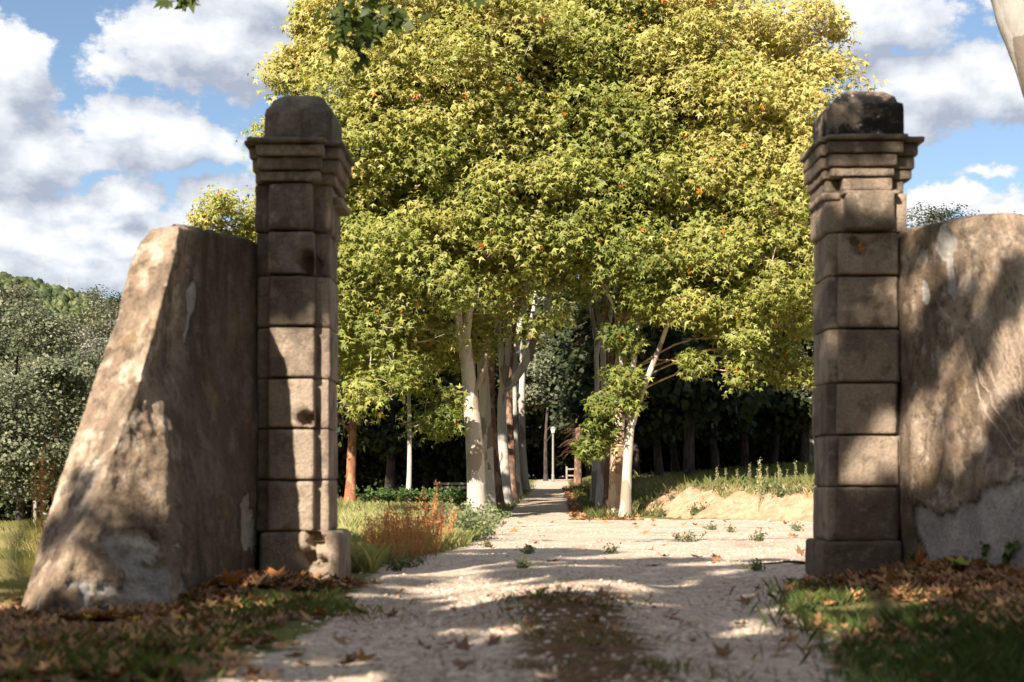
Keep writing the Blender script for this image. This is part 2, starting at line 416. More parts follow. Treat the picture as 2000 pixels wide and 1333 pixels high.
litm = (np.exp(-((GX + 2.2) / .9) ** 2 - ((GY - 7.0) / 2.4) ** 2) + np.exp(-((GX - 3.0) / 1.1) ** 2 - ((GY - 8.2) / 1.8) ** 2)
        + .8 * np.exp(-((GX - .3) / .4) ** 2) * sstep(9.0, 7.8, GY)
        + .9 * np.exp(-((GX - (2.6 + .03 * (GY - 38))) / .55) ** 2) * sstep(36, 39, GY)
        + .5 * sstep(52, 56, GY) * sstep(1, -2, GX)).ravel()

m, t, b = mat('ground'); co = geo_pos(t)
ga = t.attr('gravel'); sa = t.attr('soil'); la = t.attr('litter')
nb = t.noise(co, 2.0, 6, .65); nf = t.noise(co, 14, 6, .7); ng = t.noise(co, 90, 3, .6)
vst = t.vor(co, 55, 'F1', 'Color'); vs = t.n('ShaderNodeSeparateColor'); t.put(vs.inputs[0], vst); vd = t.vor(co, 55, 'F1')
grav = t.mix(t.step(nb, .3, .7), (.47, .355, .255), (.64, .515, .40))
grav = t.mix(t.step(vs.outputs[0], .2, .95, 0, .75), grav, (.76, .65, .53))
grav = t.mix(t.step(vs.outputs[1], .70, .95, 0, .6), grav, (.26, .19, .145))
grav = t.mix(t.step(nf, .50, .66, 0, .75), grav, (.30, .20, .135))
blotch = t.noise(co, .9, 6, .7)
grav = t.mix(t.step(blotch, .48, .66, 0, .50), grav, (.27, .185, .125))
grs = t.mix(t.step(nf, .3, .7), (.10, .115, .035), (.21, .19, .075))
lit_c = t.mix(t.step(nf, .35, .65), (.10, .060, .035), (.22, .125, .065))
soil_c = t.mix(t.step(t.noise(co, 5, 7, .7), .3, .7), (.36, .215, .13), (.55, .375, .245))
col = t.mix(t.step(t.m('ADD', la, t.m('MULTIPLY', t.m('SUBTRACT', nf, .5), 1.2)), .35, .6), grs, lit_c)
gfac = t.step(t.m('ADD', ga, t.m('MULTIPLY', t.m('SUBTRACT', t.noise(co, 5, 6, .7), .5), 1.3)), .36, .60)
col = t.mix(gfac, col, grav)
col = t.mix(t.step(t.m('ADD', sa, t.m('MULTIPLY', t.m('SUBTRACT', nf, .5), .5)), .3, .6), col, soil_c)
t.put(b.inputs['Base Color'], col); b.inputs['Roughness'].default_value = .97; b.inputs['Specular IOR Level'].default_value = .05
hh = t.m('ADD', t.m('MULTIPLY', t.m('SUBTRACT', 1.0, vd), .5), t.m('ADD', t.m('MULTIPLY', nf, 1.6), t.m('MULTIPLY', ng, .3)))
t.put(b.inputs['Normal'], t.bump(hh, .8, .03))
ground = obj('ground', p3(GX, GY, GZ).reshape(-1, 3), [Q], m, smooth=True,
             attrs={'gravel': ('POINT', gm), 'soil': ('POINT', np.clip(soil, 0, 1)), 'litter': ('POINT', np.clip(litm, 0, 1))})
tag(ground, kind='structure')
def gz(x, y): return float(height(np.array([x]), np.array([y]))[0])

# ------------------------------------------------------------------ gate pillars
def rough_box(x0, x1, y0, y1, z0, z1, cut=.03, r=.012, amp=.005, seed=0, dents=(), chip=.6):
    lo = np.array([x0, y0, z0]); hi = np.array([x1, y1, z1])
    ax = []
    for k in range(3):
        n = max(2, int(math.ceil((hi[k] - lo[k]) / cut)))
        a = np.linspace(lo[k], hi[k], n + 1)
        e = min(r * .5, (hi[k] - lo[k]) * .2)
        ax.append(np.unique(np.round(np.concatenate([a, [lo[k] + e, hi[k] - e]]), 5)))
    Vs, Fs, o = [], [], 0
    for k in range(3):
        i1, i2 = [(1, 2), (2, 0), (0, 1)][k]
        A, B = np.meshgrid(ax[i1], ax[i2], indexing='ij')
        for s in (0, 1):
            V = np.zeros(A.shape + (3,)); V[..., i1] = A; V[..., i2] = B; V[..., k] = (lo, hi)[s][k]
            n1, n2 = A.shape
            q = np.arange(n1 - 1)[:, None] * n2 + np.arange(n2 - 1)[None]
            qd = np.stack([q, q + n2, q + n2 + 1, q + 1], -1).reshape(-1, 4)
            if not s: qd = qd[:, ::-1]
            Vs.append(V.reshape(-1, 3)); Fs.append(qd + o); o += A.size
    V = np.concatenate(Vs); Fq = np.concatenate(Fs)
    _, idx, inv = np.unique(np.round(V, 4), axis=0, return_index=True, return_inverse=True)
    V = V[idx]; Fq = inv.ravel()[Fq]
    rr = np.minimum(r * (1 + chip * 3 * np.clip(fbm(V * 9, 3, seed + 5) - .5, 0, 1))[:, None] * np.ones(3), (hi - lo) * .45)
    inner = np.clip(V, lo + rr, hi - rr); d = V - inner
    nn = nrm(d * 1.0); V2 = inner + nn * np.minimum(rr.min(1), r * 3)[:, None]
    V2 = V2 + nn * ((fbm(V * 11, 4, seed) - .5) * 2 * amp + (fbm(V * 3, 2, seed + 9) - .5) * 2 * amp)[:, None]
    for (cx, cy, cz, rad, dep) in dents:
        q = V - np.array([cx, cy, cz]); q = q * (1 + 1.5 * (fbm(V * 11, 3, seed + 21) - .5)[:, None])
        f = sstep(rad, rad * .55, np.linalg.norm(q, axis=1)) * (nn[:, 1] < -.2)
        V2[:, 1] += f * dep
    return V2, [Fq]
def loft_rect(levels, seed=0, amp=.006, n=12):
    """levels: (z, x0, x1, y0, y1) bottom to top"""
    R = []
    for (z, x0, x1, y0, y1) in levels:
        s = np.linspace(0, 1, n, endpoint=False)
        ring = np.concatenate([p3(x0 + (x1 - x0) * s, y0, z), p3(x1, y0 + (y1 - y0) * s, z), p3(x1 - (x1 - x0) * s, y1, z), p3(x0, y1 - (y1 - y0) * s, z)])
        R.append(ring)
    R = np.array(R); k, w = R.shape[:2]
    V = R.reshape(-1, 3)
    i = np.arange(k - 1)[:, None] * w; j = np.arange(w)[None]; j2 = (j + 1) % w
    Q = np.stack([i + j, i + j2, i + w + j2, i + w + j], -1).reshape(-1, 4)
    c = R[-1].mean(0); V = np.vstack([V, c]); b_ = (k - 1) * w
    T = np.stack([b_ + np.arange(w), b_ + (np.arange(w) + 1) % w, np.full(w, len(V) - 1)], -1)
    V = V + ((np.stack([fbm(V * 9 + 31 * a, 4, seed + a) for a in range(3)], -1) - .5) * 2 * amp) + ((np.stack([fbm(V * 2.5 + 31 * a, 2, seed + a + 40) for a in range(3)], -1) - .5) * 2 * amp * 1.5)
    return V, [Q, T]

YP = 9.5
M_MORTAR = simple('earthy_mortar', (.13, .10, .075), .95, .05)
def rel(V, base): return V - np.asarray(base)
def build_pillar(side, label, sgn, courses, body, panel, back, tiers, cap, base, capmat, dents, ledge, capblock, proud=.095, pr_r=.019):
    bx = XX((body[0] + body[1]) / 2, YP); by = (YP + back) / 2; bz = gz(bx, by) - .04
    O = np.array([bx, by, bz])
    root = thing('gate_pillar', label, 'pillar', O)
    sd = 100 if sgn < 0 else 300
    def blk(name, x0, x1, y0, y1, z0, z1, m_=M_STONE, **kw):
        nonlocal sd; sd += 7
        V, f = rough_box(x0, x1, y0, y1, z0, z1, seed=sd, **kw)
        return obj(name, rel(V, O), f, m_, root, smooth=True)
    for a, c in zip(courses[:-1], courses[1:]):
        z1, z0 = ZZ(a, YP) - .003, ZZ(c, YP) + .003
        j = rng.normal() * .004
        core = blk('core_stone', XX(body[0], YP) + j, XX(body[1], YP) + j, YP, back, z0, z1, r=.014, dents=dents)
        px0, px1 = XX(panel[0], YP - proud) + j, XX(panel[1], YP - proud) + j
        blk('stone_block', px0, px1, YP - proud, YP + .05, z0 + .004, z1 - .004, r=pr_r, cut=.022, dents=dents)
    V, f = rough_box(XX(body[0], YP) + .02, XX(body[1], YP) - .02, YP + .02, back - .02, ZZ(courses[-1] + 20, YP), ZZ(350, YP), cut=.3, r=.005, amp=0)
    obj('mortar_core', rel(V, O), f, M_MORTAR, root)
    # capital block under the cornice
    a, c, l, r_, pl, pr = capblock
    z1, z0 = ZZ(a, YP), ZZ(c, YP) + .003
    blk('capital_stone', XX(l, YP), XX(r_, YP), YP - .01, back, z0, z1, r=.018)
    blk('capital_panel', XX(pl, YP - .06), XX(pr, YP - .06), YP - .10, YP + .05, z0 + .003, z1 - .004, r=.02)
    for (la, lb, lx0, lx1, ly) in ledge:
        blk('moulding', XX(lx0, YP), XX(lx1, YP), ly[0], ly[1], ZZ(lb, YP), ZZ(la, YP), r=.013, cut=.025)
    for k, (a, c, l, r_, rl, rr, ov) in enumerate(tiers):
        z1, z0 = ZZ(a, YP) - .002, ZZ(c, YP)
        blk('cornice_stone', XX(l, YP), XX(r_, YP), YP - ov, back + ov * .8, z0, z1, r=.012, amp=.007, cut=.03, m_=M_STONE if k else M_STONE_TOP)
        blk('cornice_moulding', XX(rl, YP - ov), XX(rr, YP - ov), YP - ov - .085, YP + .03, z0 + .003, z1 - .002, r=.011, amp=.006, cut=.03, m_=M_STONE if k else M_STONE_TOP)
    lv = []
    for (py, l, r_, iny) in cap:
        lv.append((ZZ(py, YP), XX(l, YP), XX(r_, YP), YP - .02 + iny, back - iny))
    V, f = loft_rect(lv, seed=sd + 50, amp=.007, n=16)
    o = obj('cap_stone', rel(V, O), f, capmat, root, smooth=False)
    for (l, r_, a, c, y0) in base:
        blk('base_stone', XX(l, y0), XX(r_, y0), y0, back + .05, ZZ(c, y0) , ZZ(a, y0), r=.028, amp=.010, dents=dents)
    return root
def cx_(px, py, rad, dep, Y=YP): p = P(px, py, Y - .07); return (p[0], p[1], p[2], rad, dep)
build_pillar('left', 'worn left gate pillar with chipped blocks, half in the shadow of its wing wall', -1,
    [455, 540, 640, 740, 838, 938, 1039], (500, 643), (522, 613), 9.98,
    [(280, 291, 482, 676, 486, 640, .105), (291, 314, 491, 669, 504, 634, .075), (314, 340, 495, 664, 506, 631, .050), (340, 361, 499, 657, 508, 629, .028)],
    [(283, 518, 650, 0), (225, 518, 651, 0), (214, 520, 650, .005), (207, 526, 643, .03), (196, 530, 636, .05), (186, 540, 627, .09), (179, 549, 618, .13)],
    [(507, 664, 1040, 1165, 9.40), (618, 660, 1122, 1190, 9.33)],
    M_STONE_TOP, [cx_(608, 514, .105, .13), cx_(600, 820, .075, .15), cx_(616, 1058, .085, .16, 9.47), cx_(604, 1088, .075, .15, 9.47), cx_(628, 1100, .05, .10, 9.47)],
    [(382, 398, 640, 668, (9.55, 10.0))], (361, 455, 498, 648, 525, 612))
build_pillar('right', 'tall right gate pillar with lichen blackened cap stone and mostly shaded face', 1,
    [455, 540, 643, 748, 850, 951, 1058], (1616, 1757), (1638, 1754), 9.96,
    [(273, 285, 1592, 1798, 1608, 1768, .105), (285, 309, 1598, 1788, 1612, 1758, .080), (309, 334, 1600, 1783, 1615, 1747, .058), (334, 352, 1605, 1778, 1619, 1741, .036), (352, 378, 1611, 1763, 1640, 1736, .012)],
    [(275, 1618, 1764, 0), (215, 1618, 1765, 0), (204, 1620, 1764, .005), (200, 1628, 1755, .03), (188, 1636, 1751, .05), (180, 1648, 1742, .09), (171, 1660, 1733, .13)],
    [(1606, 1764, 1058, 1135, 9.42)],
    M_STONE_LICH, [cx_(1680, 490, .05, .10), cx_(1672, 472, .04, .09), cx_(1688, 510, .035, .08), cx_(1690, 530, .028, .05), cx_(1655, 462, .026, .04)],
    [(376, 385, 1640, 1751, (9.40, 9.60)), (378, 392, 1603, 1640, (9.47, 9.92))], (378, 455, 1610, 1771, 1650, 1746), .045, .014)

# ------------------------------------------------------------------ wing walls
def build_wall(label, side):
    s = side
    if s < 0:
        rid = [(432, 352, 8.42), (500, 340, 8.33), (640, 302, 8.10), (750, 270, 7.93), (850, 232, 7.78), (980, 182, 7.58), (1060, 143, 7.46), (1180, 88, 7.33)]
        sil = [(432, 272, 8.50), (540, 244, 8.42), (650, 214, 8.30), (740, 180, 8.20), (870, 130, 8.02), (1040, 80, 7.83), (1180, 42, 7.66)]
        sof = [(432, 385, 8.75), (640, 340, 8.50), (720, 314, 8.28), (850, 322, 8.02), (1000, 326, 7.86), (1180, 330, 7.74)]
        E = (XX(500, 9.44), 9.46); A = (XX(500, 9.44) - .62, 9.85); E2 = (XX(500, 9.44), 9.85)
        zE = ZZ(457, 9.45); zM = ZZ(433, 8.42)
        # z of each ridge row is read at the ridge itself
        zr = np.array([ZZ(a, c) for a, b_, c in rid]); Cx = np.array([XX(b_, c) for a, b_, c in rid]); Cy = np.array([c for a, b_, c in rid])
        zb_ = np.array([ZZ(a, c) for a, b_, c in sil]); Bx = np.array([XX(b_, c) for a, b_, c in sil]); By = np.array([c for a, b_, c in sil])
        zd = np.array([ZZ(a, c) for a, b_, c in sof]); Dx = np.array([XX(b_, c) for a, b_, c in sof]); Dy = np.array([c for a, b_, c in sof])
    else:
        E = (XX(1763, 9.44), 9.46); A = (XX(1763, 9.44) + .62, 9.85); E2 = (XX(1763, 9.44), 9.85)
        zE = ZZ(441, 9.45); zM = ZZ(407, 8.42)
        zr = np.array([2.32, 1.95, 1.2, .6, .1]); Cx = np.array([2.90, 2.97, 3.10, 3.24, 3.40]); Cy = np.array([8.42, 8.30, 7.98, 7.68, 7.35])
        zb_ = zr; Bx = Cx + np.array([.28, .30, .30, .28, .22]); By = Cy + np.array([.10, .12, .22, .3, .36])
        zd = zr; Dx = np.array([2.80, 2.82, 2.84, 2.86, 2.88]); Dy = np.array([8.72, 8.66, 8.55, 8.44, 8.36])
    def at(z, zz, a): o = np.argsort(zz); return np.interp(z, zz[o], a[o])
    zbot = -.15
    nlev = 104; npt = [70, 34, 22, 30, 8]          # points along E-D, D-C, C-B, B-A, A-E2(-E)
    tops = 9
    rings = []
    for L in range(nlev + tops):
        f = min(L / (nlev - 1), 1.0); k = max(0, L - nlev + 1) / tops      # k: rounding of the top
        zc = zbot + (zM - .05 - zbot) * f; ze = zbot + (zE - .05 - zbot) * f
        C = np.array([at(zc, zr, Cx), at(zc, zr, Cy), zc]); B = np.array([at(zc, zb_, Bx), at(zc, zb_, By), zc - .02])
        B = B + (C + [0, .12, 0] - B) * .20 * float(np.clip((f - .90) / .10, 0, 1)) ** 2.5 * (1 if s < 0 else 0); B[2] = C[2] - .012
        Dp = np.array([at(zc, zd, Dx), at(zc, zd, Dy), zc + .3 * (ze - zc)])
        Ep = np.array([E[0], E[1], ze]); Ap = np.array([A[0], A[1], ze]); E2p = np.array([E2[0], E2[1], ze])
        pts = []
        for a, b_, n in zip((Ep, Dp, C, B, Ap), (Dp, C, B, Ap, E2p), npt):
            tt = np.linspace(0, 1, n, endpoint=False)[:, None]; pts.append(a * (1 - tt) + b_ * tt)
        ring = np.concatenate(pts + [E2p[None]])
        if k > 0:
            mid = np.array([[.5 * (C[0] + B[0]), .5 * (C[1] + B[1]) + .25, 0], [.5 * (Ep[0] + Ap[0]), Ep[1] + .4, 0]])
            ax_ = mid[1] - mid[0]; tt = np.clip(((ring - mid[0])[:, :2] @ ax_[:2]) / (ax_[:2] @ ax_[:2]), 0, 1)[:, None]
            foot = mid[0] + ax_ * tt; a = math.sin(k * math.pi / 2); c = math.cos(k * math.pi / 2)
            ins = 1 - .98 * (1 - c)
            ring[:, :2] = foot[:, :2] + (ring - foot)[:, :2] * ins
            ring[:, 2] += .05 * a
        rings.append(ring)
    R = np.array(rings)
    # soften the ring corners
    for _ in range(2):
        R2 = R.copy(); R2[:, 1:-1] = .25 * R[:, :-2] + .5 * R[:, 1:-1] + .25 * R[:, 2:]; R = R2
    K, W = R.shape[:2]
    du = np.gradient(R, axis=1); dv = np.gradient(R, axis=0); N = nrm(np.cross(du, dv))
    cen = R.mean(axis=(0, 1)); sg = np.sign(np.sum(N[:, :100] * (R[:, :100] - (cen + [0, .3, 0])), axis=-1).mean()); N = N * sg
    V = R.reshape(-1, 3); N = N.reshape(-1, 3)
    u = np.tile(np.arange(W), K)
    amp = .035 * (fbm(V * 1.6, 3, 70 + s) - .5) + .018 * (fbm(V * 6, 4, 71) - .5) + .024 * (fbm(V * 24, 4, 72) - .5)
    if s < 0:
        # coarse, trowelled rendering on the flank that the sun only grazes
        fl = sstep(60, 72, u) * sstep(106, 98, u) * sstep(1.45, 1.0, V[:, 2])
        amp = amp + fl * (.050 * (fbm(V * np.array([14, 14, 34]), 4, 75) - .5))
        # render lost near the foot
        n_ = fbm(V * 5.5, 5, 80)
        pf = sstep(.0, .05, (.30 + 1.5 * (n_ - .5)) - V[:, 2] - .30 * np.abs(u - 80) / 30) * sstep(44, 56, u) * sstep(118, 106, u)
        g2 = p3((u - 58) / 3.2, 0, (V[:, 2] - 1.68) / .25); pf2 = sstep(1.15, .75, np.linalg.norm(g2, axis=1) + (n_ - .5) * 3.4)
        g3 = p3((u - 8) / 5.0, 0, (V[:, 2] - .42) / .16); pf3 = sstep(1.1, .8, np.linalg.norm(g3, axis=1) + (n_ - .5) * 4.0)
        patch = np.clip(np.maximum(np.maximum(pf, pf2), pf3), 0, 1)
    else:
        n_ = fbm(V * 5.0, 5, 81)
        lim = .46 + .16 * (u / 60.0) + .22 * (fbm(V * 3.0, 4, 83) - .5) * 2
        pf = sstep(-.04, .04, lim - V[:, 2]) * sstep(10, 20, u + 24 * (n_ - .5))
        g2 = p3((u - 47) / 6, 0, (V[:, 2] - 1.98) / .24); pf2 = .9 * sstep(1.0, .8, np.linalg.norm(g2, axis=1) + (n_ - .5) * 4.6)
        g3 = p3((u - 24) / 6, 0, (V[:, 2] - 1.92) / .16); pf3 = .8 * sstep(1.0, .8, np.linalg.norm(g3, axis=1) + (n_ - .5) * 5.0)
        patch = np.clip(np.maximum(np.maximum(pf, pf2), pf3), 0, 1)
    crack = np.exp(-((patch - .5) / .22) ** 2) * (patch > .02) * (.85 if s > 0 else .35) * (V[:, 2] < 1.3)
    # stains plus painted shade on left wall's sunless side; right wall darker by pillar
    stain_shade = (sstep(78, 50, u + 26 * (fbm(V * 2.0, 4, 90) - .5)) if s < 0 else .55 * sstep(16, 2, u)) * np.ones(len(V))
    V = V + N * (amp - .022 * patch)[:, None]
    q = np.arange(K - 1)[:, None] * W + np.arange(W - 1)[None]
    Qd = np.stack([q, q + 1, q + W + 1, q + W], -1).reshape(-1, 4)
    wrap = np.stack([np.arange(K - 1) * W + W - 1, np.arange(K - 1) * W, (np.arange(K - 1) + 1) * W, (np.arange(K - 1) + 1) * W + W - 1], -1)
    V = np.vstack([V, V[(K - 1) * W:].mean(0)]); c_ = len(V) - 1
    T = np.stack([(K - 1) * W + np.arange(W), (K - 1) * W + (np.arange(W) + 1) % W, np.full(W, c_)], -1)
    O = np.array([float(np.mean([E[0], Cx[0]])), 8.9, 0.0])
    root = thing('wing_wall', label, 'wall', O)
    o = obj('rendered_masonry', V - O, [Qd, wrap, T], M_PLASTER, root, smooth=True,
            attrs={'patch': ('POINT', np.append(patch, 0)), 'crack': ('POINT', np.append(crack, 0)), 'stain_shade': ('POINT', np.append(stain_shade, 0))})
    return root, R, N.reshape(K, W, 3)
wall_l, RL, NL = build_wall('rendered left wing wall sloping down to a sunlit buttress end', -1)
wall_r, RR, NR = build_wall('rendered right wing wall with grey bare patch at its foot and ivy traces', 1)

# dried ivy traces left on the right wall
M_IVY = simple('dried_ivy_root', (.46, .365, .28), .9, .1)
def wall_pt(ufr, z):
    K = 104; f = (z + .15) / 2.4; L = int(np.clip(f * K, 0, K - 1)); i_ = int(np.clip(ufr, 0, 103))
    return RR[L, i_] + NR[L, i_] * .004
Or = np.array(wall_r.location)
r_ = np.random.default_rng(5)
for k in range(9):
    u0, z0 = 56 + 5.5 * k + r_.normal() * 2, 1.85 + r_.normal() * .12
    if k < 3: z0 = 1.55
    pts = []; uu, zz = 88 + (k - 4) * 2.0, .82 + .07 * (k % 4)
    for j in range(12):
        f = j / 11; pts.append(wall_pt(uu * (1 - f) + u0 * f + r_.normal() * .9, zz * (1 - f) + z0 * f))
    V, f_ = tube(spline(pts, 40), np.linspace(.0030, .0012, 40), 5)
    parts = [(V, f_)]
    for q in range(7):
        a = pts[3 + q]; du = r_.choice([-1, 1]) * (6 + 6 * r_.random())
        j = 3 + q; f = j / 11; uc = uu * (1 - f) + u0 * f; zc = zz * (1 - f) + z0 * f
        tw = [wall_pt(uc + du * w_, zc + .28 * w_ + r_.normal() * .01) for w_ in np.linspace(0, 1, 6)]
        parts.append(tube(spline(tw, 14), np.linspace(.0018, .0008, 14), 4))
    V, f_ = join(parts); obj('ivy_trace', V - Or, f_, M_IVY, wall_r)

# ------------------------------------------------------------------ trees
def crown_points(ell, nlobes, twigs, per, seed, lobe=(.8, 1.5), spread=.17, axisxy=None, squash=.75):
    r = np.random.default_rng(seed)
    ell = np.array(ell, float); vol = ell[:, 3] * ell[:, 4] * ell[:, 5]
    which = r.choice(len(ell), nlobes, p=vol / vol.sum())
    d = rdir(nlobes, r); d[:, 2] = np.where(d[:, 2] < -.5, d[:, 2] * .6, d[:, 2])
    rad = .35 + .60 * r.random(nlobes) ** .6
    c = ell[which, :3] + d * rad[:, None] * ell[which, 3:6]
    lr = r.uniform(lobe[0], lobe[1], nlobes)
    ctr = ell[which, :3]
    out = nrm(c - ctr)
    # twigs over each lobe, mostly on its outer and upper side
    td = nrm(rdir(nlobes * twigs, r).reshape(nlobes, twigs, 3) + .55 * out[:, None] + np.array([0, 0, .25]))
    tp = c[:, None] + td * (lr[:, None, None] * (.45 + .55 * r.random((nlobes, twigs, 1)) ** .5)) * np.array([1, 1, squash])
    tp = tp.reshape(-1, 3); td = td.reshape(-1, 3)
    n = len(tp) * per
    pos = np.repeat(tp, per, 0) + r.normal(size=(n, 3)) * np.array([spread, spread, spread * .75])
    o = np.repeat(td, per, 0)
    nor = nrm(.42 * o + np.array([0, 0, .30]) + .42 * TO_SUN + .62 * rdir(n, r))
    tip = nrm(.5 * o + np.array([0, 0, -.55]) + .7 * rdir(n, r))
    lob = np.repeat(np.arange(nlobes), twigs * per)
    return c, lr, pos, nor, tip, lob, r
def mixc(a, b, t): return np.asarray(a) * (1 - t[:, None]) + np.asarray(b) * t[:, None]

GREEN, LIME, YEL, ORA = (.110, .148, .030), (.290, .310, .075), (.49, .425, .150), (.55, .16, .02)
def plane_tint(pos, lob, r, yel):
    """yel: function pos -> 0 (green) .. 2 (yellow)"""
    lobn = r.normal(size=lob.max() + 1) * .22
    y = yel(pos) + lobn[lob] + r.normal(size=len(pos)) * .28
    c = np.where((y < 1)[:, None], mixc(GREEN, LIME, np.clip(y, 0, 1)), mixc(LIME, YEL, np.clip(y - 1, 0, 1)))
    o = r.random(len(pos)) < .004; c[o] = ORA
    return c * (.8 + .4 * r.random(len(pos)))[:, None]

def branchwork(c, lr, skel, r, r0=.05, sub=3):
    """thin branches from the limbs to every leaf clump"""
    S = np.concatenate(skel); parts = []
    for k in range(len(c)):
        dd = np.linalg.norm(S - c[k], axis=1) * r.uniform(1.0, 1.6, len(S)) + .8 * np.maximum(S[:, 2] - c[k][2], 0)
        a = S[np.argmin(dd)]; m_ = .5 * (a + c[k]) + np.array([0, 0, .12]) * np.linalg.norm(c[k] - a) + r.normal(size=3) * .15
        L = np.linalg.norm(c[k] - a)
        parts.append(tube(spline([a, m_, c[k]], 8), np.linspace(min(.010 + .009 * L, .04) * r0 / .05, .010, 8), 5, cap=False))
        for j in range(sub):
            e = c[k] + rdir(1, r)[0] * lr[k] * np.array([.9, .9, .65]); e2 = .5 * (c[k] + e) + r.normal(size=3) * .1
            parts.append(tube(np.array([c[k], e2, e]), np.array([.014, .009, .004]), 4, cap=False))
    return join(parts)

def sun_gaps(pos, th=.545):
    k = pos[:, 2] / TO_SUN[2]; gx_ = pos[:, 0] - TO_SUN[0] * k; gy_ = pos[:, 1] - TO_SUN[1] * k
    onp = (gx_ > np.interp(gy_, LE_Y, LE_X) - 1.0) & (gx_ < np.interp(gy_, RE_Y, RE_X) + .4) & (gy_ > 38) & (gy_ < 96)
    return ~(onp & (fbm(p3(gx_ * .35, gy_ * .75, 4.0), 3, 66) < th))
def plane_tree(label, base, trunk, r0, limbs, ell, nl, tw, per, seed, yel, bark=M_BARK, leaf=.20, lobe=(.8, 1.5), group='plane trees of the avenue', name='plane_tree', flare=.5, tmpl=None, extra=None, sub=3, spread=.17):
    base = np.asarray(base, float); r0 = r0 * .76; flare = flare * .7; root = thing(name, label, 'tree', base, group)
    r = np.random.default_rng(seed + 1000)
    tp = spline(np.asarray(trunk, float), 36)
    hgt = tp[:, 2] - tp[0, 2]
    rad = r0 * np.interp(np.linspace(0, 1, 36), [0, .5, 1], [1, .82, .62]) * (1 + flare * np.exp(-hgt / .28))
    V, f = tube(tp, rad, 22, .16, 1.7, seed); obj('trunk', V - base, f, bark, root, smooth=True)
    skel = [tp[18:]]
    for k, (pts, ra, rb) in enumerate(limbs):
        lp = spline(np.asarray(pts, float), 26)
        V, f = tube(lp, np.linspace(ra * .8, rb, 26), 12, .14, 2.2, seed + k); obj('limb', V - base, f, bark, root, smooth=True)
        skel.append(lp[4:])
    c, lr, pos, nor, tip, lob, r2 = crown_points(ell, nl, tw, per, seed, lobe, spread)
    kp = sun_gaps(pos); pos, nor, tip, lob = pos[kp], nor[kp], tip[kp], lob[kp]
    if extra is not None:
        for (ec, er, n_) in extra:
            q, lr_, p2, n2, t2, l2, _ = crown_points([(*ec, er, er, er * .8)], max(2, n_ // 300), 36, 11, seed + int(ec[2] * 100), (er * .5, er * .8), spread)
            k2 = sun_gaps(p2, .49) | (p2[:, 0] < -3.6); p2, n2, t2, l2 = p2[k2], n2[k2], t2[k2], l2[k2]
            pos = np.vstack([pos, p2]); nor = np.vstack([nor, n2]); tip = np.vstack([tip, t2]); lob = np.concatenate([lob, l2 + lob.max() + 1])
            c = np.vstack([c, q]); lr = np.concatenate([lr, lr_])
    V, f = branchwork(c, lr, skel, r, sub=sub); bo = obj('branchwork', V - base, f, bark, root, smooth=True); bo['kind'] = 'stuff'
    tint = plane_tint(pos, lob, r2, yel)
    tm, fn = tmpl or (LEAFA, FANA)
    V, f = leaves(pos - base, nor, tip, leaf * r2.uniform(.7, 1.25, len(pos)), tm, fn)
    co_ = obj('crown', V, [f], M_LEAF, root, attrs={'tint': ('FACE', np.repeat(tint, len(fn), 0))}); co_['kind'] = 'stuff'
    return root

def yel_left(p):   # the tops and the outer left turn yellow first
    return .84 + .085 * (p[:, 2] - 4) + .02 * (-p[:, 0] - 4)
def yel_right(p):
    return .60 + .105 * (p[:, 2] - 4) + .15 * (p[:, 0] - 3.5)

def row_l(Y): return -.96 + .037 * (Y - 38)
def B(x, y): return np.array([x, y, gz(x, y) - .05])

